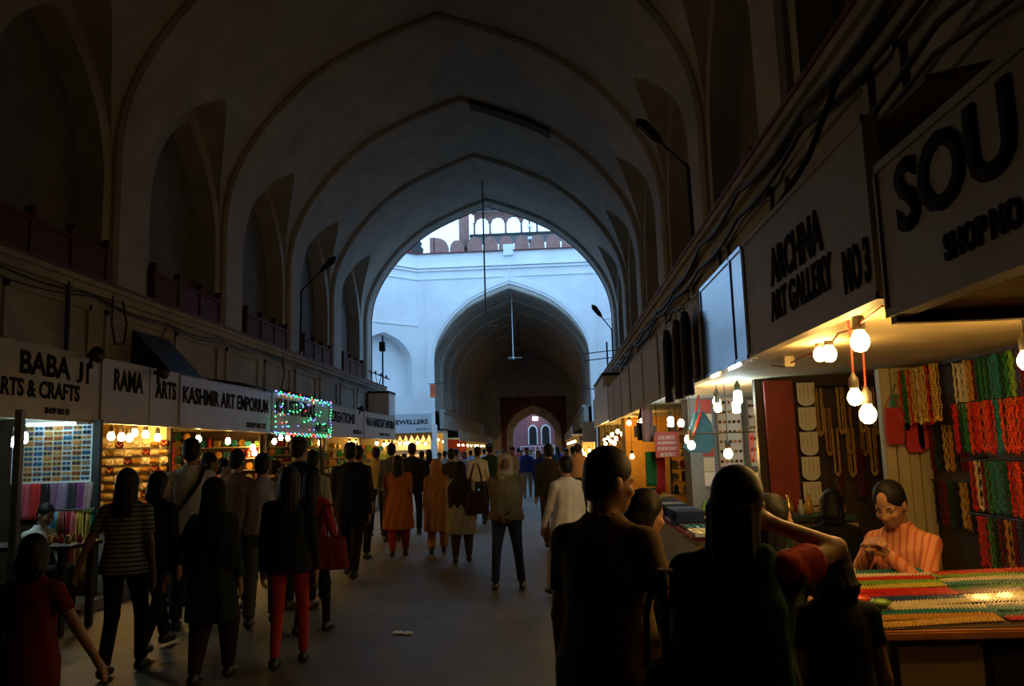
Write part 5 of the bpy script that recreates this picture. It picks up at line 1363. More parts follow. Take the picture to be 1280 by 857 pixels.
        for q, L in zip((-1.5, -.5, .5, 1.5), (.062, .074, .080, .072)):
            b0 = wr[s_] + dv * .085 + sd * q * .0185; c1, c2 = hand_curl * .7, hand_curl * 1.7
            k1 = b0 + (dv * math.cos(c1) + nrm * math.sin(c1)) * L * .5; k2 = k1 + (dv * math.cos(c2) + nrm * math.sin(c2)) * L * .5
            F.cone(b0, k1, .0098, .009, .004); F.cone(k1, k2, .009, .0075, .004)
        t0 = wr[s_] + dv * .03 + sd * .024; t1 = t0 + dv * .035 + sd * .028 + nrm * .012; t2 = t1 + dv * .032 + sd * .006 + nrm * .012
        F.cone(t0, t1, .014, .0115, .008); F.cone(t1, t2, .011, .0085, .004)
    F.cone(W(0, -.015, 1.38), hc + np3(0, -.02, -.06), .056, .05, .02)
    F.ell(Hd(0, -.015, .035), (.074, .092, .094), .02, HR3); F.ell(Hd(0, .02, -.04), (.058, .068, .072), .03, HR3)
    F.ell(Hd(0, .055, -.085), (.028, .026, .022), .02, HR3)
    for s_ in (-1, 1):
        F.ell(Hd(s_ * .076, -.012, -.01), (.010, .022, .033), .008, HR3); F.ell(Hd(s_ * .035, .062, -.022), (.024, .02, .02), .02, HR3)
        F.ell(Hd(s_ * .03, .064, .02), (.024, .014, .008), .014, HR3)
        if h < .012: F.ell(Hd(s_ * .031, .078, .003), (.017, .013, .010), .01, HR3, True)
    F.cone(Hd(0, .072, .014), Hd(0, .096, -.025), .009, .0135, .014); F.ell(Hd(0, .088, -.032), (.019, .012, .009), .008, HR3)
    F.ell(Hd(0, .080, -.056), (.023, .012, .0065), .006, HR3); F.ell(Hd(0, .078, -.068), (.019, .012, .007), .006, HR3)
    if seat is None: F.clip_below(.004)
    b = link('body', F.mesh('body'), skin, root)
    if eyes:
        for s_ in (-1, 1):
            e = Hd(s_ * .031, .060, .003); eo = MB().ball((0, 0, 0), .0115, 10, 8).build('eye', eye_w, b, True, True); eo.location = e
            pu = HR3 @ np3(0, .0070, -.004); io = MB().ball((0, 0, 0), .0072, 8, 6).build('iris', eye_d, b, True, True); io.location = e + pu
            A0, A1, A2 = Hd(s_ * .014, .078, .024), Hd(s_ * .034, .074, .029), Hd(s_ * .052, .058, .023)
            MB().tube([A0, A1, A2], [.003, .004, .002], 6).build('eyebrow', hair_m, b, True, True)
    # --- lower clothes
    def grid(z0, z1, m=.32):
        l = lo.copy(); q = hi.copy(); l[2] = max(lo[2], z0); q[2] = min(hi[2], z1); return l, q
    if bottom != 'none':
        fat = {'trousers': (.088, .064, .056), 'jeans': (.084, .06, .052), 'leggings': (.080, .054, .041), 'salwar': (.105, .095, .052), 'pyjama': (.10, .085, .075), 'shorts': (.1, .09, .08)}[bottom]
        F = Field(*grid(lo[2], 1.1 + zo), hz * 1.15)
        F.loft([(.80 + zo, 0, 0, .15 * g, .105 * g), (.90 + zo, 0, -.01, .165 * g, .12 * g), (1.02 + zo, 0, 0, .145 * g, .10 * g), (1.04 + zo, 0, 0, .14, .095)], .03)
        for s_ in (-1, 1):
            F.cone(hip[s_], knee[s_], fat[0] * g, fat[1], .02)
            en = ank[s_] + (knee[s_] - ank[s_]) * (.04 if bottom != 'shorts' else .95)
            F.cone(knee[s_], en, fat[1], fat[2], .02, True)
        link({'salwar': 'salwar', 'leggings': 'leggings', 'jeans': 'jeans'}.get(bottom, 'trousers'), F.mesh('trousers'), botm, root)
    if shoes is not None:
        for s_ in (-1, 1):
            a = ank[s_]; l_ = a - np3(.09, .13, .12); q_ = a + np3(.09, .24, .06); F = Field(l_, q_, min(hz, .014))
            drop = -.035 if seat is None else -.035
            F.cone(a + np3(0, -.03, drop), a + np3(0, .125, drop - .012), .044, .036, .02); F.cone(a + np3(0, -.01, -.01), a + np3(0, .03, drop), .044, .04, .02)
            if seat is None: F.clip_below(.002)
            else: F.clip_below(a[2] - .075)
            link('shoe', F.mesh('shoe'), shoes, root)
    # --- upper clothes
    if top:
        F = Field(*grid((hem if seat is None else .9) + zo - .03, 1.52 + zo), hz * 1.1)
        T = lambda z, rx, ry, dy=0: (z + zo, 0, lean * max(0, z - .95) + dy, rx * g, ry * g)
        rows = [T(1.10, .150, .112), T(1.22, .162, .118, .005), T(1.31, .158, .108, -.005), T(1.36, .125, .09, -.01), T(1.40, .088, .072, -.012), T(1.445, .064, .060, -.012)]
        if hem > .95: rows += [T(hem, .165, .118), T(1.02, .16, .115)]
        elif hem > .7 or seat is not None: rows += [T(max(hem, .86) if seat is not None else hem, .19, .152), T(.90, .185, .148), T(1.0, .165, .125)]
        else: rows += [T(hem, .215 if top != 'coat' else .2, .165), T(.75, .20, .15), T(.90, .187, .148), T(1.0, .167, .125)]
        fo = {'shirt': .004, 'tee': .003, 'kurta': .010, 'coat': .004}[top]
        F.loft(rows, .025, 2.2, fo, 7 if top != 'kurta' else 9, seed=(u % 7))
        for s_ in (-1, 1):
            F.cone(W(s_ * .045, -.015, 1.40), sh[s_], .040, .052 * g, .04)
            rr = .054 if top != 'coat' else .060
            if sleeve <= .5:
                e_ = sh[s_] + (el[s_] - sh[s_]) * (sleeve * 2 * .8); F.cone(sh[s_], e_, rr * g, rr * .95, .02, True)
            else:
                F.cone(sh[s_], el[s_], rr * g, rr * .82, .02); t = (sleeve - .5) * 2
                e_ = el[s_] + (wr[s_] - el[s_]) * t; F.cone(el[s_], e_, rr * .82, rr * (.66 if top != 'kurta' else .75), .015, True)
        if top in ('shirt', 'coat'):     # collar
            for a_ in np.linspace(.5, 2*math.pi + .0, 12):
                F.ell(W(.060 * math.cos(a_ + math.pi/2 - .3), -.012 + .058 * math.sin(a_ + math.pi/2 - .3), 1.44), (.015, .015, .022), .008)
        F.f[:] = np.where(F.f < .5, F.f, .5)
        link({'shirt': 'shirt', 'tee': 't_shirt', 'kurta': 'kurta', 'coat': 'jacket'}[top], F.mesh('top'), topm, root)
    # --- hair or head cover
    def headgrid(zlow, back=.3): return (np3(-.30, -.34, zlow + zo), np3(.30, .28, 1.74 + zo))
    if hair in ('short', 'long', 'bun', 'cap', 'bob'):
        F = Field(*headgrid(1.42 if hair in ('short', 'cap', 'bun') else (1.30 if hair == 'bob' else 1.08)), min(hz, .013))
        F.ell(Hd(0, -.024, .045), (.083, .097, .094), .01, HR3); F.ell(Hd(0, -.055, -.02), (.068, .058, .07), .03, HR3)
        if hair == 'bun': F.ell(Hd(0, -.13, .0), (.045, .04, .045), .02, HR3)
        if hair in ('long', 'bob'):
            L = .30 if hair == 'long' else .13
            zt_h = hc[2]; F.loft([(zt_h - L - .03, .01, hc[1] - .09, .06, .04), (zt_h - L + .05, .005, hc[1] - .09, .092, .06), (zt_h - L * .45, 0, hc[1] - .07, .088, .07), (zt_h, 0, hc[1] - .045, .084, .078)], .03, 2.0, .010, 11, u % 5)
            for s_ in (-1, 1): F.cone(Hd(s_ * .06, -.015, .03), Hd(s_ * .065, -.04, -L * .8), .035, .028, .03)
        F.ell(Hd(0, .125, -.066), (.092, .112, .108), .01, HR3, True)
        link('hair', F.mesh('hair'), hairm or hair_m, root)
        if hair == 'cap':
            F = Field(*headgrid(1.55), min(hz, .013)); F.ell(Hd(0, -.015, .06), (.09, .105, .085), .01, HR3); F.ell(Hd(0, .12, .055), (.06, .07, .012), .01, HR3); F.ell(Hd(0, -.01, -.05), (.2, .2, .1), .01, HR3, True)
            link('cap', F.mesh('cap'), scarfm, root)
    if hair in ('scarf', 'wrap'):
        zl = 1.02 if hair == 'scarf' else 1.36
        F = Field(*headgrid(zl), min(hz, .014))
        F.ell(Hd(0, -.022, .04), (.098, .112, .105), .02, HR3); F.cone(Hd(0, -.03, .0), W(0, -.03, 1.43), .098, .105, .03)
        if hair == 'scarf':
            F.loft([(1.10 + zo, 0, -.03, .215, .15), (1.25 + zo, 0, -.02, .215, .15), (1.34 + zo, 0, -.015, .185, .125), (1.41 + zo, 0, -.02, .115, .10), (1.5 + zo, 0, -.02, .09, .09)], .03, 2.1, .008, 8, u % 5)
        else:
            F.ell(W(0, .02, 1.455), (.11, .115, .06), .02); F.ell(W(.05, .07, 1.42), (.05, .04, .06), .02)
        F.ell(Hd(0, .125, -.0 if hair == 'scarf' else .0), (.062 if hair == 'scarf' else .072, .09 if hair == 'scarf' else .10, .082 if hair == 'scarf' else .078), .01, HR3, True)
        link('headscarf', F.mesh('headscarf'), scarfm, root)
    if dup is not None:      # stole or shawl over the shoulders
        F = Field(np3(-.36, -.3, .6 + zo), np3(.36, .3, 1.5 + zo), hz * 1.1); z0 = dup[1]
        F.loft([(z0 + zo, 0, -.02, .225, .15), (1.1 + zo, 0, -.02, .225, .155), (1.28 + zo, 0, -.015, .222, .15), (1.36 + zo, 0, -.02, .175, .12), (1.43 + zo, 0, -.02, .10, .09)], .03, 2.1, .009, 8, u % 6)
        link('shawl', F.mesh('shawl'), dup[0], root)
    root['skel'] = 0; del root['skel']
    M_ = Matrix.LocRotScale(root.location, root.rotation_euler, root.scale)
    return {'root': root, 'lsh': sh, 'lel': el, 'wr': {k: M_ @ Vector(v) for k, v in wr.items()}, 'sh': {k: M_ @ Vector(v) for k, v in sh.items()}, 'hd': {k: (M_.to_3x3() @ Vector(v)).normalized() for k, v in hd.items()}}

def C(n, c, **k): return mat('wear_' + n, c, .85, var=.18, vscale=9, spec=.2, bump=.15, bscale=40, **k)
PI = math.pi
black_w = C('black', (.010, .010, .012)); navy = C('navy', (.012, .016, .035)); dgrey = C('dark_grey', (.03, .03, .033)); white_w = C('white', (.68, .66, .62)); denim = C('denim', (.03, .045, .08))

def handbag(loc, label, m, w=.32, hgt=.26, rz=0.0, drop=.28, dp=.12):
    t = thing('handbag', label, 'bag', loc, rz=rz)
    F = Field(np3(-w/2 - .08, -dp/2 - .06, -.05), np3(w/2 + .08, dp/2 + .06, hgt + .06), .012)
    F.loft([(0, 0, 0, w * .47, dp * .5), (.05, 0, 0, w * .52, dp * .56), (hgt * .7, 0, 0, w * .46, dp * .42), (hgt, 0, 0, w * .40, dp * .2)], .02, 2.8, .004, 6)
    link('body', F.mesh('bag_body'), m, t)
    for dy in (-.03, .03): MB().tube([(-w * .26, dy, hgt - .02), (-w * .22, dy, hgt + drop * .55), (-.03, dy * .4, hgt + drop), (.03, dy * .4, hgt + drop), (w * .22, dy, hgt + drop * .55), (w * .26, dy, hgt - .02)], .011, 6).build('strap', m, t, True, True)
    return t

# ---- right foreground
khaki = C('brown_uniform', (.13, .085, .035))
person('man in brown shirt at right foreground turning his head to the stalls', 752, 560, 3.05, face=-.6, top='shirt', topm=khaki, hem=.72, sleeve=.42, bottom='trousers', botm=C('dark_brown', (.02, .016, .012)), turn=-.55, nod=.22, h=.009, girth=1.16, arms=('down', 'bag'), eyes=True)
person('short woman in dark dress with folded arms behind the man in brown', 800, 612, 3.75, face=-1.25, top='kurta', topm=C('dark_plum', (.02, .012, .016)), hem=.45, sleeve=.3, bottom='salwar', botm=black_w, hair='long', h=.010, arms=('chest', 'fwd'), nod=.25, eyes=True, skin=skin_l)
hw = person('woman in dark green kurta raising a hand to her hair by the necklace stall', 912, 584, 2.65, face=-.35, top='kurta', topm=C('dark_green_kurta', (.012, .028, .018)), hem=.12, sleeve=.3, bottom='salwar', botm=black_w, hair='long', h=.008, girth=1.12, arms=('down', 'head'), turn=-.6, nod=.28, skin=skin_l, hand_curl=.25)
st_ = thing('stole', 'red and green stole on the shoulder of the woman raising her hand', 'stole', hw['root'].location)
F = Field(np3(-.36, -.34, .45), np3(.36, .34, 1.5), .012)
for s_, x0_ in ((1, .12),):
    F.cone(np3(.09, .08, 1.25), np3(.095, -.03, 1.40), .045, .04, .03); F.cone(np3(.095, -.03, 1.40), np3(.12, -.14, 1.25), .04, .045, .03); F.cone(np3(.12, -.14, 1.25), np3(.15, -.18, .62), .045, .06, .03, True)
o = link('cloth', F.mesh('stole_cloth'), C('stole_green', (.02, .11, .05)), st_); 
F = Field(np3(.0, -.35, .95), np3(.5, .4, 1.55), .010); a_, b_ = hw['lsh'][1], hw['lel'][1]; F.cone(a_ + np3(-.01, 0, .006), a_ + (b_ - a_) * .5, .066, .064, .02, True); F.cone(a_ + np3(-.05, .02, .02), a_, .045, .06, .02)
link('red_sleeve_end', F.mesh('stole_border'), C('stole_red', (.45, .03, .02)), st_)
st_.scale = hw['root'].scale; st_.rotation_euler = hw['root'].rotation_euler
handbag((hw['root'].location.x - .24, 2.60, .70), 'brown shoulder bag of the woman raising her hand', C('bag_brown', (.03, .02, .014)), .30, .30, 1.0, .26, .14)
person('child with black hair in front of the bead counter', 1035, 672, 3.02, face=.1, top='tee', topm=black_w, hem=.85, sleeve=.3, bottom='trousers', botm=black_w, hair='bob', h=.010, arms=('down', 'down'))
gw_ = person('woman in olive green sleeves reaching over the bead counter', 985, 618, 3.72, face=-1.15, top='kurta', topm=C('olive_green', (.06, .09, .03)), hem=.5, sleeve=.8, bottom='salwar', botm=black_w, hair='long', h=.010, arms=('fwd', (.10, .42, 1.0)), skin=skin_l, hand_curl=.8, X=.98)
bg_ = thing('bangle', 'dark bead bangle on the wrist of the woman reaching over the counter', 'bangle', gw_['wr'][1])
rm = Vector((0, 0, 1)).rotation_difference(gw_['hd'][1]).to_matrix()
mb = MB(); bead_path(mb, [rm @ Vector((.033 * math.cos(a), .033 * math.sin(a), 0)) for a in np.linspace(0, 2*PI, 19)[:-1]], .007); mb.build('beads', G['maroon'], bg_, local=True)
stripe_sh = mat('wear_orange_striped_shirt', (.68, .30, .17), .8, stripe=('X', 28, (.55, .15, .08), .35), spec=.2)
person('seller in orange striped shirt looking down behind the bead counter', 1104, 598, 4.58, face=PI - .85, top='shirt', topm=stripe_sh, hem=.86, sleeve=1.0, bottom='trousers', botm=navy, seat=(.55, .96), stance='sit', lean=.22, nod=.50, turn=.05, h=.008, arms=((-.05, .36, 1.31), (.04, .38, 1.32)), eyes=True, skin=skin_l, X=1.93, hand_curl=.9)
stl = thing('stool', 'wooden stool under the striped-shirt seller', 'stool', (2.03, 4.58, 0))
MB().lathe([(.18, .60), (.19, .615), (.19, .63), (.17, .64)], 16, (2.03, 4.58, 0)).build('seat', wood_d, stl)
for a in range(4): MB().tube([(2.03 + .13 * math.cos(a * PI/2 + .8), 4.58 + .13 * math.sin(a * PI/2 + .8), .61), (2.03 + .17 * math.cos(a * PI/2 + .8), 4.58 + .17 * math.sin(a * PI/2 + .8), 0)], .018, 6).build('leg', wood_d, stl)
person('shopkeeper in pale green shirt seen from behind at the earring boards', 938, 556, 8.1, face=-.5, top='shirt', topm=C('pale_green', (.42, .45, .24)), hem=.84, botm=dgrey, h=.014, arms=('bag', 'bag'), X=2.12)
person('customer with dark hair bent low at the back of the bead stall', 1038, 612, 5.55, face=-.3, top='tee', topm=black_w, bottom='trousers', botm=black_w, h=.014, hair='bob', sleeve=.4)

# ---- left foreground
person('child in dark red shirt at the left edge', 44, 668, 4.0, face=.05, top='tee', topm=C('dark_red', (.13, .012, .012)), hem=.74, sleeve=.35, bottom='trousers', botm=black_w, h=.011, arms=('down', 'out'), hair='bob')
person('woman in grey striped t-shirt and dark trousers walking away on the left', 160, 586, 6.4, face=.1, top='tee', topm=mat('wear_striped_tee', (.26, .25, .25), .85, stripe=('Z', 27, (.035, .035, .04), .42), spec=.2), hem=.83, sleeve=.42, bottom='jeans', botm=black_w, hair='long', h=.012, arms=('out', 'down'), stance='step', girth=1.1)
person('woman in black walking close behind the striped t-shirt woman', 199, 590, 7.1, face=-.2, top='coat', topm=black_w, hem=.78, botm=black_w, hair='bob', h=.014, stance='walk', turn=-.6)
m4 = person('tall man in white shirt with a dark shoulder strap on the left', 240, 548, 8.05, face=.2, top='shirt', topm=white_w, hem=.84, botm=dgrey, h=.012, stance='stand', girth=1.08)
sb_ = thing('shoulder_bag', 'dark shoulder bag on a diagonal strap of the man in white shirt', 'bag', m4['root'].location)
sb_.rotation_euler = m4['root'].rotation_euler; sb_.scale = m4['root'].scale
MB().tube([(.13, -.08, 1.43), (.10, -.135, 1.30), (.0, -.145, 1.15), (-.12, -.14, 1.0), (-.2, -.08, .9)], .018, 6).build('strap', black_w, sb_, True, True)
MB().tube([(.13, -.08, 1.43), (.12, .03, 1.45), (.08, .13, 1.3), (-.05, .15, 1.1), (-.2, .06, .92)], .018, 6).build('strap', black_w, sb_, True, True)
MB().bevbox(-.29, -.20, -.14, .12, .68, .92, .03).build('body', black_w, sb_, True, True)
person('woman in dark green kurta and black headscarf walking in the left crowd', 268, 598, 6.15, face=.05, top='kurta', topm=C('bottle_green_kurta', (.012, .022, .018)), hem=.50, sleeve=.9, bottom='salwar', botm=C('dark_maroon', (.025, .010, .010)), hair='scarf', scarfm=black_w, h=.012, arms=('out', 'down'), stance='step', dup=(black_w, .95))
person('man in brown shirt in the left crowd', 297, 562, 9.0, face=-.3, top='shirt', topm=C('rust_brown', (.16, .075, .035)), botm=dgrey, h=.016)
person('man in lavender-grey shirt and grey trousers in the left crowd', 328, 567, 8.1, face=.15, top='shirt', topm=C('lavender_grey', (.32, .31, .38)), hem=.9, botm=C('grey_trousers', (.07, .07, .07)), h=.014, stance='step')
person('woman in long black top and red leggings walking away', 362, 584, 6.55, face=.12, top='coat', topm=black_w, hem=.80, sleeve=1, bottom='leggings', botm=C('red_leggings', (.36, .03, .02)), hair='long', h=.011, stance='step', girth=1.12, arms=('down', 'down'))
person('tall dark-haired man in black beyond the red-leggings woman', 374, 546, 8.9, face=-.2, top='coat', topm=black_w, hem=.8, botm=black_w, h=.016)
person('man in pale yellow shirt behind the girl with the red bag', 391, 563, 9.6, face=-.1, top='shirt', topm=C('pale_yellow', (.40, .35, .20)), botm=dgrey, h=.016)
person('girl in red top and black leggings with a red handbag', 390, 588, 7.7, face=-.2, top='kurta', topm=C('bright_red_top', (.34, .02, .03)), hem=.72, sleeve=.8, bottom='leggings', botm=black_w, hair='long', h=.013, stance='step', arms=('down', 'carry'))
q = atY(411, 712, 7.6); handbag((q.x, 7.62, q.z), 'dark red handbag carried by the girl in the red top', C('bag_red', (.13, .012, .014)), .36, .30, .25, .30, .14)
person('broad man in black coat and black trousers in the middle of the hall', 438, 553, 10.9, face=.05, top='coat', topm=black_w, hem=.78, botm=black_w, h=.015, girth=1.18, stance='walk')
person('dark man half hidden behind the man in black coat', 448, 557, 13, face=-.2, top='shirt', topm=dgrey, botm=black_w, h=.02)
person('boy with dark hair between the shoppers at the plates', 224, 596, 9.3, face=-.6, top='tee', topm=C('maroon_tee', (.2, .02, .02)), botm=dgrey, h=.018, H=1.5)
person('shopper in teal top at the long-sign stall', 262, 566, 9.4, face=-.9, top='shirt', topm=C('teal_top', (.10, .18, .2)), botm=dgrey, h=.018)
person('dark-haired shopper facing the long-sign counter', 279, 573, 10.4, face=-1.3, top='shirt', topm=C('brick_shirt', (.16, .05, .03)), botm=dgrey, h=.018)
person('short shopper in black near the lavender-grey shirt', 345, 575, 11.2, face=-.8, top='shirt', topm=black_w, botm=black_w, h=.018)
person('seller in white shirt seated behind the dark trinket table', 30, 615, 8.68, face=-1.9, top='shirt', topm=mat('wear_white_shirt_seller', (.62, .62, .62), .8, spec=.2), botm=dgrey, seat=(.36, .95), stance='sit', lean=.2, nod=.35, h=.012, arms=('lap', 'lap'), X=-5.68)
stl = thing('stool', 'low stool under the seller in white shirt', 'stool', (-5.62, 8.75, 0)); MB().bevbox(-5.82, -5.42, 8.55, 8.95, .38, .44, .01).build('seat', wood_d, stl)
for a, b_ in ((-1, -1), (-1, 1), (1, -1), (1, 1)): MB().box(-5.62 + a*.16 - .02, -5.62 + a*.16 + .02, 8.75 + b_*.16 - .02, 8.75 + b_*.16 + .02, .12, .38).build('leg', wood_d, stl)

# ---- middle
person('man in mustard yellow shirt and dark trousers', 470, 559, 16.5, face=0, top='shirt', topm=C('mustard', (.42, .30, .10)), hem=.9, botm=black_w, h=.02, stance='step')
person('man in grey shirt beside the mustard-yellow shirt', 489, 554, 15.5, face=0.1, top='shirt', topm=C('slate', (.08, .08, .085)), botm=black_w, h=.022)
person('man in black suit walking ahead of the orange kurta woman', 515, 554, 16.8, face=0, top='coat', topm=black_w, hem=.78, botm=black_w, h=.02, girth=1.1)
person('woman in orange kurta and red salwar', 497, 569, 13.2, face=0.05, top='kurta', topm=C('orange_kurta', (.42, .13, .025)), hem=.46, sleeve=.45, bottom='salwar', botm=C('red_salwar', (.30, .03, .02)), hair='long', h=.016, stance='step', girth=1.25, dup=None)
person('woman covered head to foot in pale orange', 545, 574, 13.5, face=0, top='kurta', topm=C('apricot', (.46, .20, .07)), hem=.40, sleeve=1, bottom='pyjama', botm=C('apricot_pale', (.42, .20, .08)), hair='scarf', scarfm=C('apricot_scarf', (.48, .20, .06)), h=.016, stance='step', girth=1.15, dup=(C('apricot_scarf', 0), .85))
w18 = person('woman with dark brown shawl over a beige kurta', 575, 577, 12.3, face=-.05, top='kurta', topm=C('beige_kurta', (.36, .31, .23)), hem=.48, sleeve=1, bottom='salwar', botm=C('brown_salwar', (.07, .04, .025)), hair='scarf', scarfm=C('brown_shawl', (.035, .016, .010)), h=.015, stance='step', girth=1.25, dup=(C('brown_shawl', 0), .92))
q = atY(596, 642, 12.2); handbag((q.x, 12.2, q.z), 'dark brown shoulder bag of the woman in the brown shawl', C('bag_dark', (.05, .022, .014)), .36, .34, .2, .4, .2)
person('man with a pale scarf wound round his head, hands clasped, facing the camera', 631, 567, 9.95, face=PI, top='shirt', topm=C('olive_khaki', (.20, .16, .09)), hem=.86, sleeve=1.0, bottom='jeans', botm=denim, hair='wrap', scarfm=C('pale_scarf', (.42, .36, .26)), h=.011, arms=('clasp', 'clasp'), stance='wide', eyes=True, girth=1.25, skin=mat('skin_dark_brown', (.15, .075, .045), .55))
person('man in long white kurta stepping to the left', 706, 570, 9.2, face=.55, top='kurta', topm=C('white_kurta', (.56, .50, .42)), hem=.44, sleeve=1, bottom='pyjama', botm=C('white_pyjama', (.5, .46, .4)), h=.012, arms=('swingf', 'down'), stance='walk', girth=1.1)
person('dark man with brown trousers beyond the white kurta', 685, 555, 13.8, face=.1, top='shirt', topm=C('dark_olive', (.05, .045, .025)), hem=.85, botm=C('brown_trousers', (.06, .035, .02)), h=.018, stance='walk2')
person('man in white shirt and blue jeans walking away', 597, 558, 18.5, face=0, top='shirt', topm=white_w, hem=.95, bottom='jeans', botm=denim, h=.022, stance='step')
person('man in dark green with a blue cap', 612, 554, 19.5, face=0, top='shirt', topm=C('dark_green_shirt', (.02, .05, .035)), botm=black_w, hair='cap', scarfm=C('blue_cap', (.03, .10, .35)), h=.022)
person('man in dark grey jacket left of the central man', 564, 561, 16.5, face=0, top='coat', topm=C('charcoal_jacket', (.035, .032, .028)), hem=.8, botm=black_w, h=.02)
person('man in white kurta facing the camera behind the scarf man', 640, 558, 24.0, face=PI, top='kurta', topm=C('cream_kurta', (.55, .52, .44)), hem=.6, botm=C('grey_pants', (.2, .2, .2)), h=.024, arms=('clasp', 'chest'))
person('man in blue shirt and light trousers', 658, 559, 28.5, face=PI, top='shirt', topm=C('royal_blue', (.03, .06, .30)), hem=.85, botm=C('stone_trousers', (.36, .32, .27)), h=.026, stance='step')
person('woman in violet blue kurta and red leggings in the court', 673, 563, 27.5, face=PI, top='kurta', topm=C('violet_blue', (.04, .04, .28)), hem=.5, bottom='leggings', botm=C('red_legs', (.3, .03, .04)), hair='long', h=.026, stance='step')
# ---- far crowd in and beyond the court
far = [(505, 559, 22, 'grey-green', (.10, .12, .10)), (527, 560, 24, 'dark', (.02, .02, .025)), (536, 563, 26, 'pale grey', (.45, .46, .5)), (549, 562, 28, 'maroon-capped white', (.60, .62, .66)), (556, 560, 30, 'light blue', (.35, .45, .6)),
       (570, 559, 27, 'white and pale', (.62, .62, .64)), (580, 560, 29, 'bluish white', (.5, .56, .66)), (588, 561, 33, 'sky blue', (.3, .42, .62)), (605, 561, 34, 'cream', (.55, .5, .42)), (622, 560, 36, 'bright white', (.66, .67, .7)),
       (629, 561, 40, 'pale blue', (.4, .5, .66)), (648, 560, 38, 'red', (.35, .04, .04)), (651, 561, 33, 'cobalt', (.03, .08, .36)), (690, 561, 30, 'teal', (.05, .14, .18)), (697, 561, 34, 'purple', (.14, .06, .22)),
       (708, 561, 26, 'violet', (.16, .08, .22)), (716, 562, 24, 'sky', (.35, .45, .6)), (722, 563, 21, 'peach', (.5, .28, .2)), (663, 561, 44, 'grey', (.2, .2, .22)), (681, 561, 46, 'black', (.02, .02, .02)), (595, 561, 44, 'dull brown', (.12, .08, .05)), (615, 561, 48, 'olive', (.12, .12, .06)), (640, 561, 52, 'slate grey', (.1, .11, .14)), (705, 561, 40, 'rust', (.25, .08, .04)), (574, 561, 40, 'rose', (.4, .15, .18))]
for i, (u, v, d, n, c) in enumerate(far):
    where = 'standing before the jeweller kiosk' if u < 560 else ('in the middle of the far crowd' if u < 640 else ('in the far crowd before the rose red gate' if u < 690 else 'in the far crowd by the right-hand stalls'))
    person('distant person in %s top %s' % (n, where), u, v, d, H=(1.62 + .11 * ((i * 7) % 3) / 2 + .03), face=(0 if i % 3 else PI) + .3 * math.sin(i), top='kurta' if i % 4 == 2 else 'shirt', hem=.55 if i % 4 == 2 else .86,
           topm=C('crowd_' + n.replace(' ', '_'), c), botm=[black_w, dgrey, denim, C('tan_pants', (.2, .16, .1))][i % 4], hair='long' if i % 4 == 2 else 'short', h=.034, stance='step' if i % 2 else 'stand', group='far crowd', arms=('down', 'swingf' if i % 2 else 'down'))
# ================================================================== fans, lamps, cables, litter
def fan(x, y, ztop, zfan, m, label, r=.46, rz=.2):
    t = thing('ceiling_fan', label, 'ceiling fan', (x, y, zfan), rz=rz)
    MB().tube([(0, 0, .05), (0, 0, ztop - zfan)], .028, 8).build('down_rod', m, t, local=True)
    MB().lathe([(.02, -.09), (.09, -.07), (.11, -.02), (.10, .03), (.04, .07)], 14).build('motor', m, t, True, True)
    for k in range(3):
        a = 2 * math.pi * k / 3; c, s_ = math.cos(a), math.sin(a)
        mb = MB(); P = [(.09, -.03), (.2, -.06), (r, -.075), (r + .02, 0), (r, .075), (.2, .06), (.09, .03)]
        vs = [(px * c - py * s_, px * s_ + py * c, py * .18 + dz) for dz in (-.006, .006) for px, py in P]; n = len(P)
        mb.add(vs, [tuple(range(n))[::-1], tuple(range(n, 2*n))] + [(i, (i+1) % n, n + (i+1) % n, n + i) for i in range(n)]).build('blade', m, t, local=True)
    return t
zap = ZS + 4.4 + (HV - HR)
p = atY(615, 407, 27.4); fan(XC + .02, 27.4, 11.2, p.z, mat('grey_fan_paint', (.2, .19, .18), .5), 'dark ceiling fan on a long rod in the near vault')
p = atY(641, 447, 48.0); fan(XC + .02, 48.0, 11.2, p.z, white_metal, 'white ceiling fan on a long white rod in the far arch', .5, .1)
p = atY(650, 430, 57.5); fan(XC + .02, 57.5, 11.2, p.z, iron, 'dark ceiling fan deep in the far vault', .55)

def street_lamp(base, elbow, head, label):
    t = thing('wall_lamp', label, 'wall lamp', base)
    b, e, h = Vector(base), Vector(elbow), Vector(head)
    MB().tube([b, (b + e) / 2, e, e + (h - e) * .08], .03, 8).build('pole', iron, t)
    MB().tube([e, h], .022, 8).build('arm', iron, t)
    d = (h - e).normalized(); mb = MB()
    mb.tube([h - d * .05, h + d * .1, h + d * .4, h + d * .52], [.03, .085, .10, .03], 10); mb.build('lamp_head', iron, t)
    MB().bevbox(b.x - .06, b.x + .06, b.y - .06, b.y + .06, b.z - .05, b.z + .25, .01).build('junction_box', mat('grey_box', (.3, .29, .27), .6), t)
street_lamp((XC - HR + .10, 21.0, 4.2), (XC - HR + .12, 21.0, 6.1), (-6.05, 21.0, 6.65), 'dark bracket lamp on the left wall below the third arch')
q = atY(812, 162, 12.3)
street_lamp((XC + HR - .12, 12.3, 4.3), (XC + HR - .14, 12.3, 6.0), (q.x + .15, 12.3, q.z - .2), 'dark bracket lamp on the right wall high above the shops')
q = atY(744, 390, 29.0)
street_lamp((XC + HR - .1, 29.1, 4.3), (XC + HR - .1, 29.1, 5.9), (q.x + .2, 29.0, q.z - .15), 'far bracket lamp silhouetted against the court on the right')
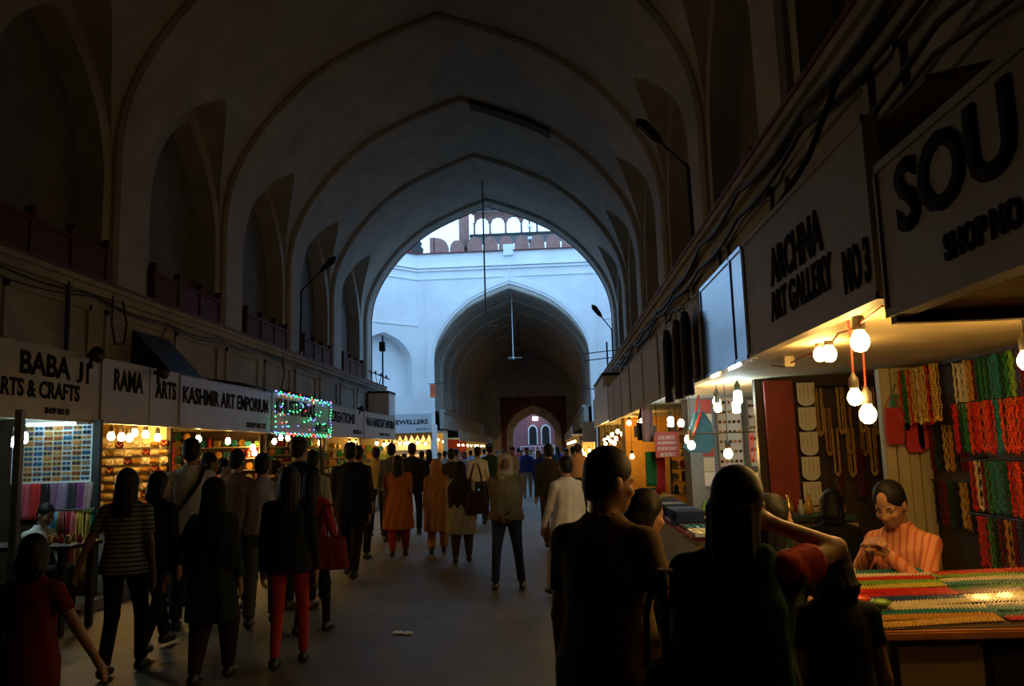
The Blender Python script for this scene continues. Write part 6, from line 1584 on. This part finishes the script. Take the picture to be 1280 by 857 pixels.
# aerial-like cable bracket at the left of the opening
br = thing('cable_bracket', 'iron cross-arm bracket with loose wires at the left of the opening', 'bracket', (-6.1, 29.0, 4.15))
MB().tube([(-6.1, 29.0, 4.15), (-6.1, 29.0, 6.0)], .03, 6).build('post', iron, br)
a_, b_ = atY(460, 463, 28.9), atY(487, 474, 28.9)
MB().tube([a_, b_], .022, 5).build('cross_arm', iron, br)
for f in (.35, .6, .85):
    c_ = a_.lerp(b_, f); MB().lathe([(.03, 0), (.045, .03), (.03, .06), (.035, .09), (.01, .11)], 8, c_).build('insulator', iron, br)
MB().tube([a_.lerp(b_, .35 + .25 * t) + Vector((0, 0, -.45 * math.sin(math.pi * t))) for t in np.linspace(0, 1, 9)], .012, 5).build('wire', cable_m, br)
MB().tube([a_.lerp(b_, .1 + .5 * t) + Vector((0, .02, -.6 * math.sin(math.pi * t))) for t in np.linspace(0, 1, 9)], .012, 5).build('wire', cable_m, br)
MB().bevbox(-6.2, -6.0, 28.85, 29.05, 5.4, 5.75, .01).build('meter_box', iron, br)
q = atY(756, 458, 28.6)
br = thing('cable_bracket', 'iron cross-arm bracket at the right of the opening', 'bracket', (2.1, 28.6, 4.15))
MB().tube([(2.1, 28.6, 4.15), (2.1, 28.6, 5.4)], .03, 6).build('post', iron, br)
for dz in (0, .25): MB().tube([(1.3, 28.6, 4.75 + dz), (2.5, 28.6, 4.85 + dz)], .018, 5).build('cross_arm', iron, br)

# cables
def cable(pts, r, label, sag=.0, n=8, m=cable_m):
    P = [Vector(p) for p in pts]; out = []
    for a, b in zip(P[:-1], P[1:]):
        for i in range(n):
            t = i / n; q = a.lerp(b, t); q.z -= sag * math.sin(math.pi * t) * (a - b).length / 4; out.append(q)
    out.append(P[-1]); o = MB().tube(out, r, 5).build('cable', m); tag(o, label, 'cable'); return o
rr = random.Random(5)
xl = XC - 4.1 + .04
for k, (z, r, lab) in enumerate(((4.02, .022, 'thick sagging black cable just under the left ledge'), (3.93, .014, 'thin black cable wandering below the left ledge'), (3.86, .010, 'lowest thin cable along the left wall'))):
    cable([(xl - .0 + .02 * k, y, z + rr.uniform(-.06, .06)) for y in np.arange(4, 29.8, 2.15)], r, lab, .12)
xr = XC + 4.1 - .04
for k, (z, r, lab) in enumerate(((3.95, .03, 'thick bundled cable along the right wall under the ledge'), (3.78, .022, 'second black cable along the right wall'), (3.5, .02, 'grey conduit cable above the right-hand signs'), (3.32, .014, 'lowest thin cable just over the right-hand signs'))):
    cable([(xr - .03 - .03 * k, y, z + rr.uniform(-.09, .09)) for y in np.arange(1.5, 29.5, 2.0)], r, lab, .14)
cable([(xl + .03, 10.95, 4.02), (xl + .05, 10.9, 3.6), (xl + .05, 11.02, 3.32), (xl + .05, 11.25, 3.36), (xl + .05, 11.3, 3.65), (xl + .03, 11.2, 4.0)], .016, 'hanging loop of cable above the two-sheet white sign', 0)
cable([(xl + .02, 9.9, 4.0), (xl + .02, 9.92, 3.5), (xl + .03, 9.9, 2.98)], .03, 'black conduit running down to the joint of two left signs', 0)
cable([(xl + .02, 18.2, 4.0), (xl + .05, 18.3, 3.6), (xl + .02, 18.15, 3.2), (XL + .1, 18.2, 2.95)], .02, 'crooked black cable dropping to the fairy-light sign', 0)
cable([(xr - .02, 4.9, 3.9), (xr - .25, 4.85, 3.4), (XR + .1, 4.8, 2.8)], .02, 'black cable dropping to the blank galvanised sign', 0)
cable([(xr - .02, 20.5, 4.0), (xr - .05, 20.5, 3.4), (xr - .2, 20.4, 2.92)], .03, 'dark conduit dropping to the far right signs', 0)
# dark tilted tin hood above the two-sheet white sign
th = thing('tin_hood', 'dark tilted tin hood above the two-sheet white sign', 'hood', (-5.9, 12.2, 2.95))
MB().add([(xl, 11.6, 3.62), (xl, 12.7, 3.62), (-5.62, 12.7, 2.97), (-5.62, 11.6, 2.97), (xl, 11.6, 3.60), (xl, 12.7, 3.60), (-5.62, 12.7, 2.95), (-5.62, 11.6, 2.95)], [(0,1,2,3),(7,6,5,4),(0,4,5,1),(1,5,6,2),(2,6,7,3),(3,7,4,0)]).build('sheet', iron, th)
for y in (11.6, 12.68): MB().prism([(xl, 2.95), (-5.63, 2.95), (xl, 3.6)], y, y + .02, 'y').build('cheek', iron, th)
th = thing('tin_hood', 'flat dark tin hood left of the fairy-light sign', 'hood', (-5.8, 14.9, 2.95))
MB().add([(xl, 14.2, 3.12), (xl, 15.6, 3.12), (-5.5, 15.6, 3.0), (-5.5, 14.2, 3.0), (xl, 14.2, 3.1), (xl, 15.6, 3.1), (-5.5, 15.6, 2.98), (-5.5, 14.2, 2.98)], [(0,1,2,3),(7,6,5,4),(0,4,5,1),(1,5,6,2),(2,6,7,3),(3,7,4,0)]).build('sheet', iron, th)
# white parapet box at the end of the left shop roofs
wb = thing('roof_box', 'white plastered box with dark rim at the end of the left shop roofs', 'roof box', (-5.7, 27.5, 2.95))
MB().bevbox(-6.2, -5.48, 27.0, 28.1, 2.95, 3.72, .02).build('body', court_pl, wb); MB().bevbox(-6.22, -5.46, 26.95, 28.15, 3.72, 3.79, .01).build('rim', iron, wb)
wb = thing('roof_box', 'white plastered box at the end of the right shop roofs', 'roof box', (1.6, 19.7, 2.95))
MB().bevbox(1.2, 1.9, 18.0, 21.5, 2.93, 3.25, .02).build('body', court_pl, wb); MB().bevbox(1.17, 1.92, 17.95, 21.55, 3.25, 3.31, .01).build('rim', iron, wb)
# twin flood lamps and the lit lamp over the gate
for (u, v, Y, lab, s_) in ((754, 489, 50.5, 'left of two white floodlights in the far vault', 1), (760, 489, 50.5, 'right of two white floodlights in the far vault', 1)):
    p = atY(u, v, Y); t = thing('floodlight', lab, 'floodlight', (p.x, Y, p.z))
    MB().lathe([(.14, -.1), (.12, -.02), (.06, .06), (.03, .1)], 10).build('shade', white_metal, t, True, True)
    MB().tube([(0, 0, .1), (0, 0, .3), (XC + HR - p.x - .2, 0, .35)], .02, 5).build('arm', iron, t, local=True)
p = atY(669, 523, YGATE + 9.3)
t = thing('gate_lamp', 'small lit white lamp on the rose red wall beyond the gate', 'lamp', (p.x, YGATE + 9.3, p.z))
MB().bevbox(-.28, .28, -.1, .1, -.2, .2, .04).build('glass', mat('lit_white_lamp', (1, 1, 1), .4, emit=(.8, .95, 1), estr=6), t, local=True)
MB().box(-.05, .05, .08, .7, -.05, .05).build('bracket', iron, t, local=True)
# litter
p = Vector((0, 0, 0)); d_ = ray(503, 792); s_ = -EYE / d_.z; p = Vector((d_.x * s_, d_.y * s_, 0))
mb = MB(); nx = 7
for i in range(nx):
    for j in range(4):
        mb.v.append((-.09 + .18 * i / (nx-1), -.05 + .1 * j / 3 + .01 * math.sin(i * 2), .004 + .016 * abs(math.sin(i * 1.3 + j * .9))))
for i in range(nx - 1):
    for j in range(3): mb.f.append((i*4+j, (i+1)*4+j, (i+1)*4+j+1, i*4+j+1))
o = mb.build('paper_scrap', white_card, local=True); o.location = p; o.rotation_euler = (0, 0, -.3); tag(o, 'crumpled white paper scrap lying on the floor', 'litter')
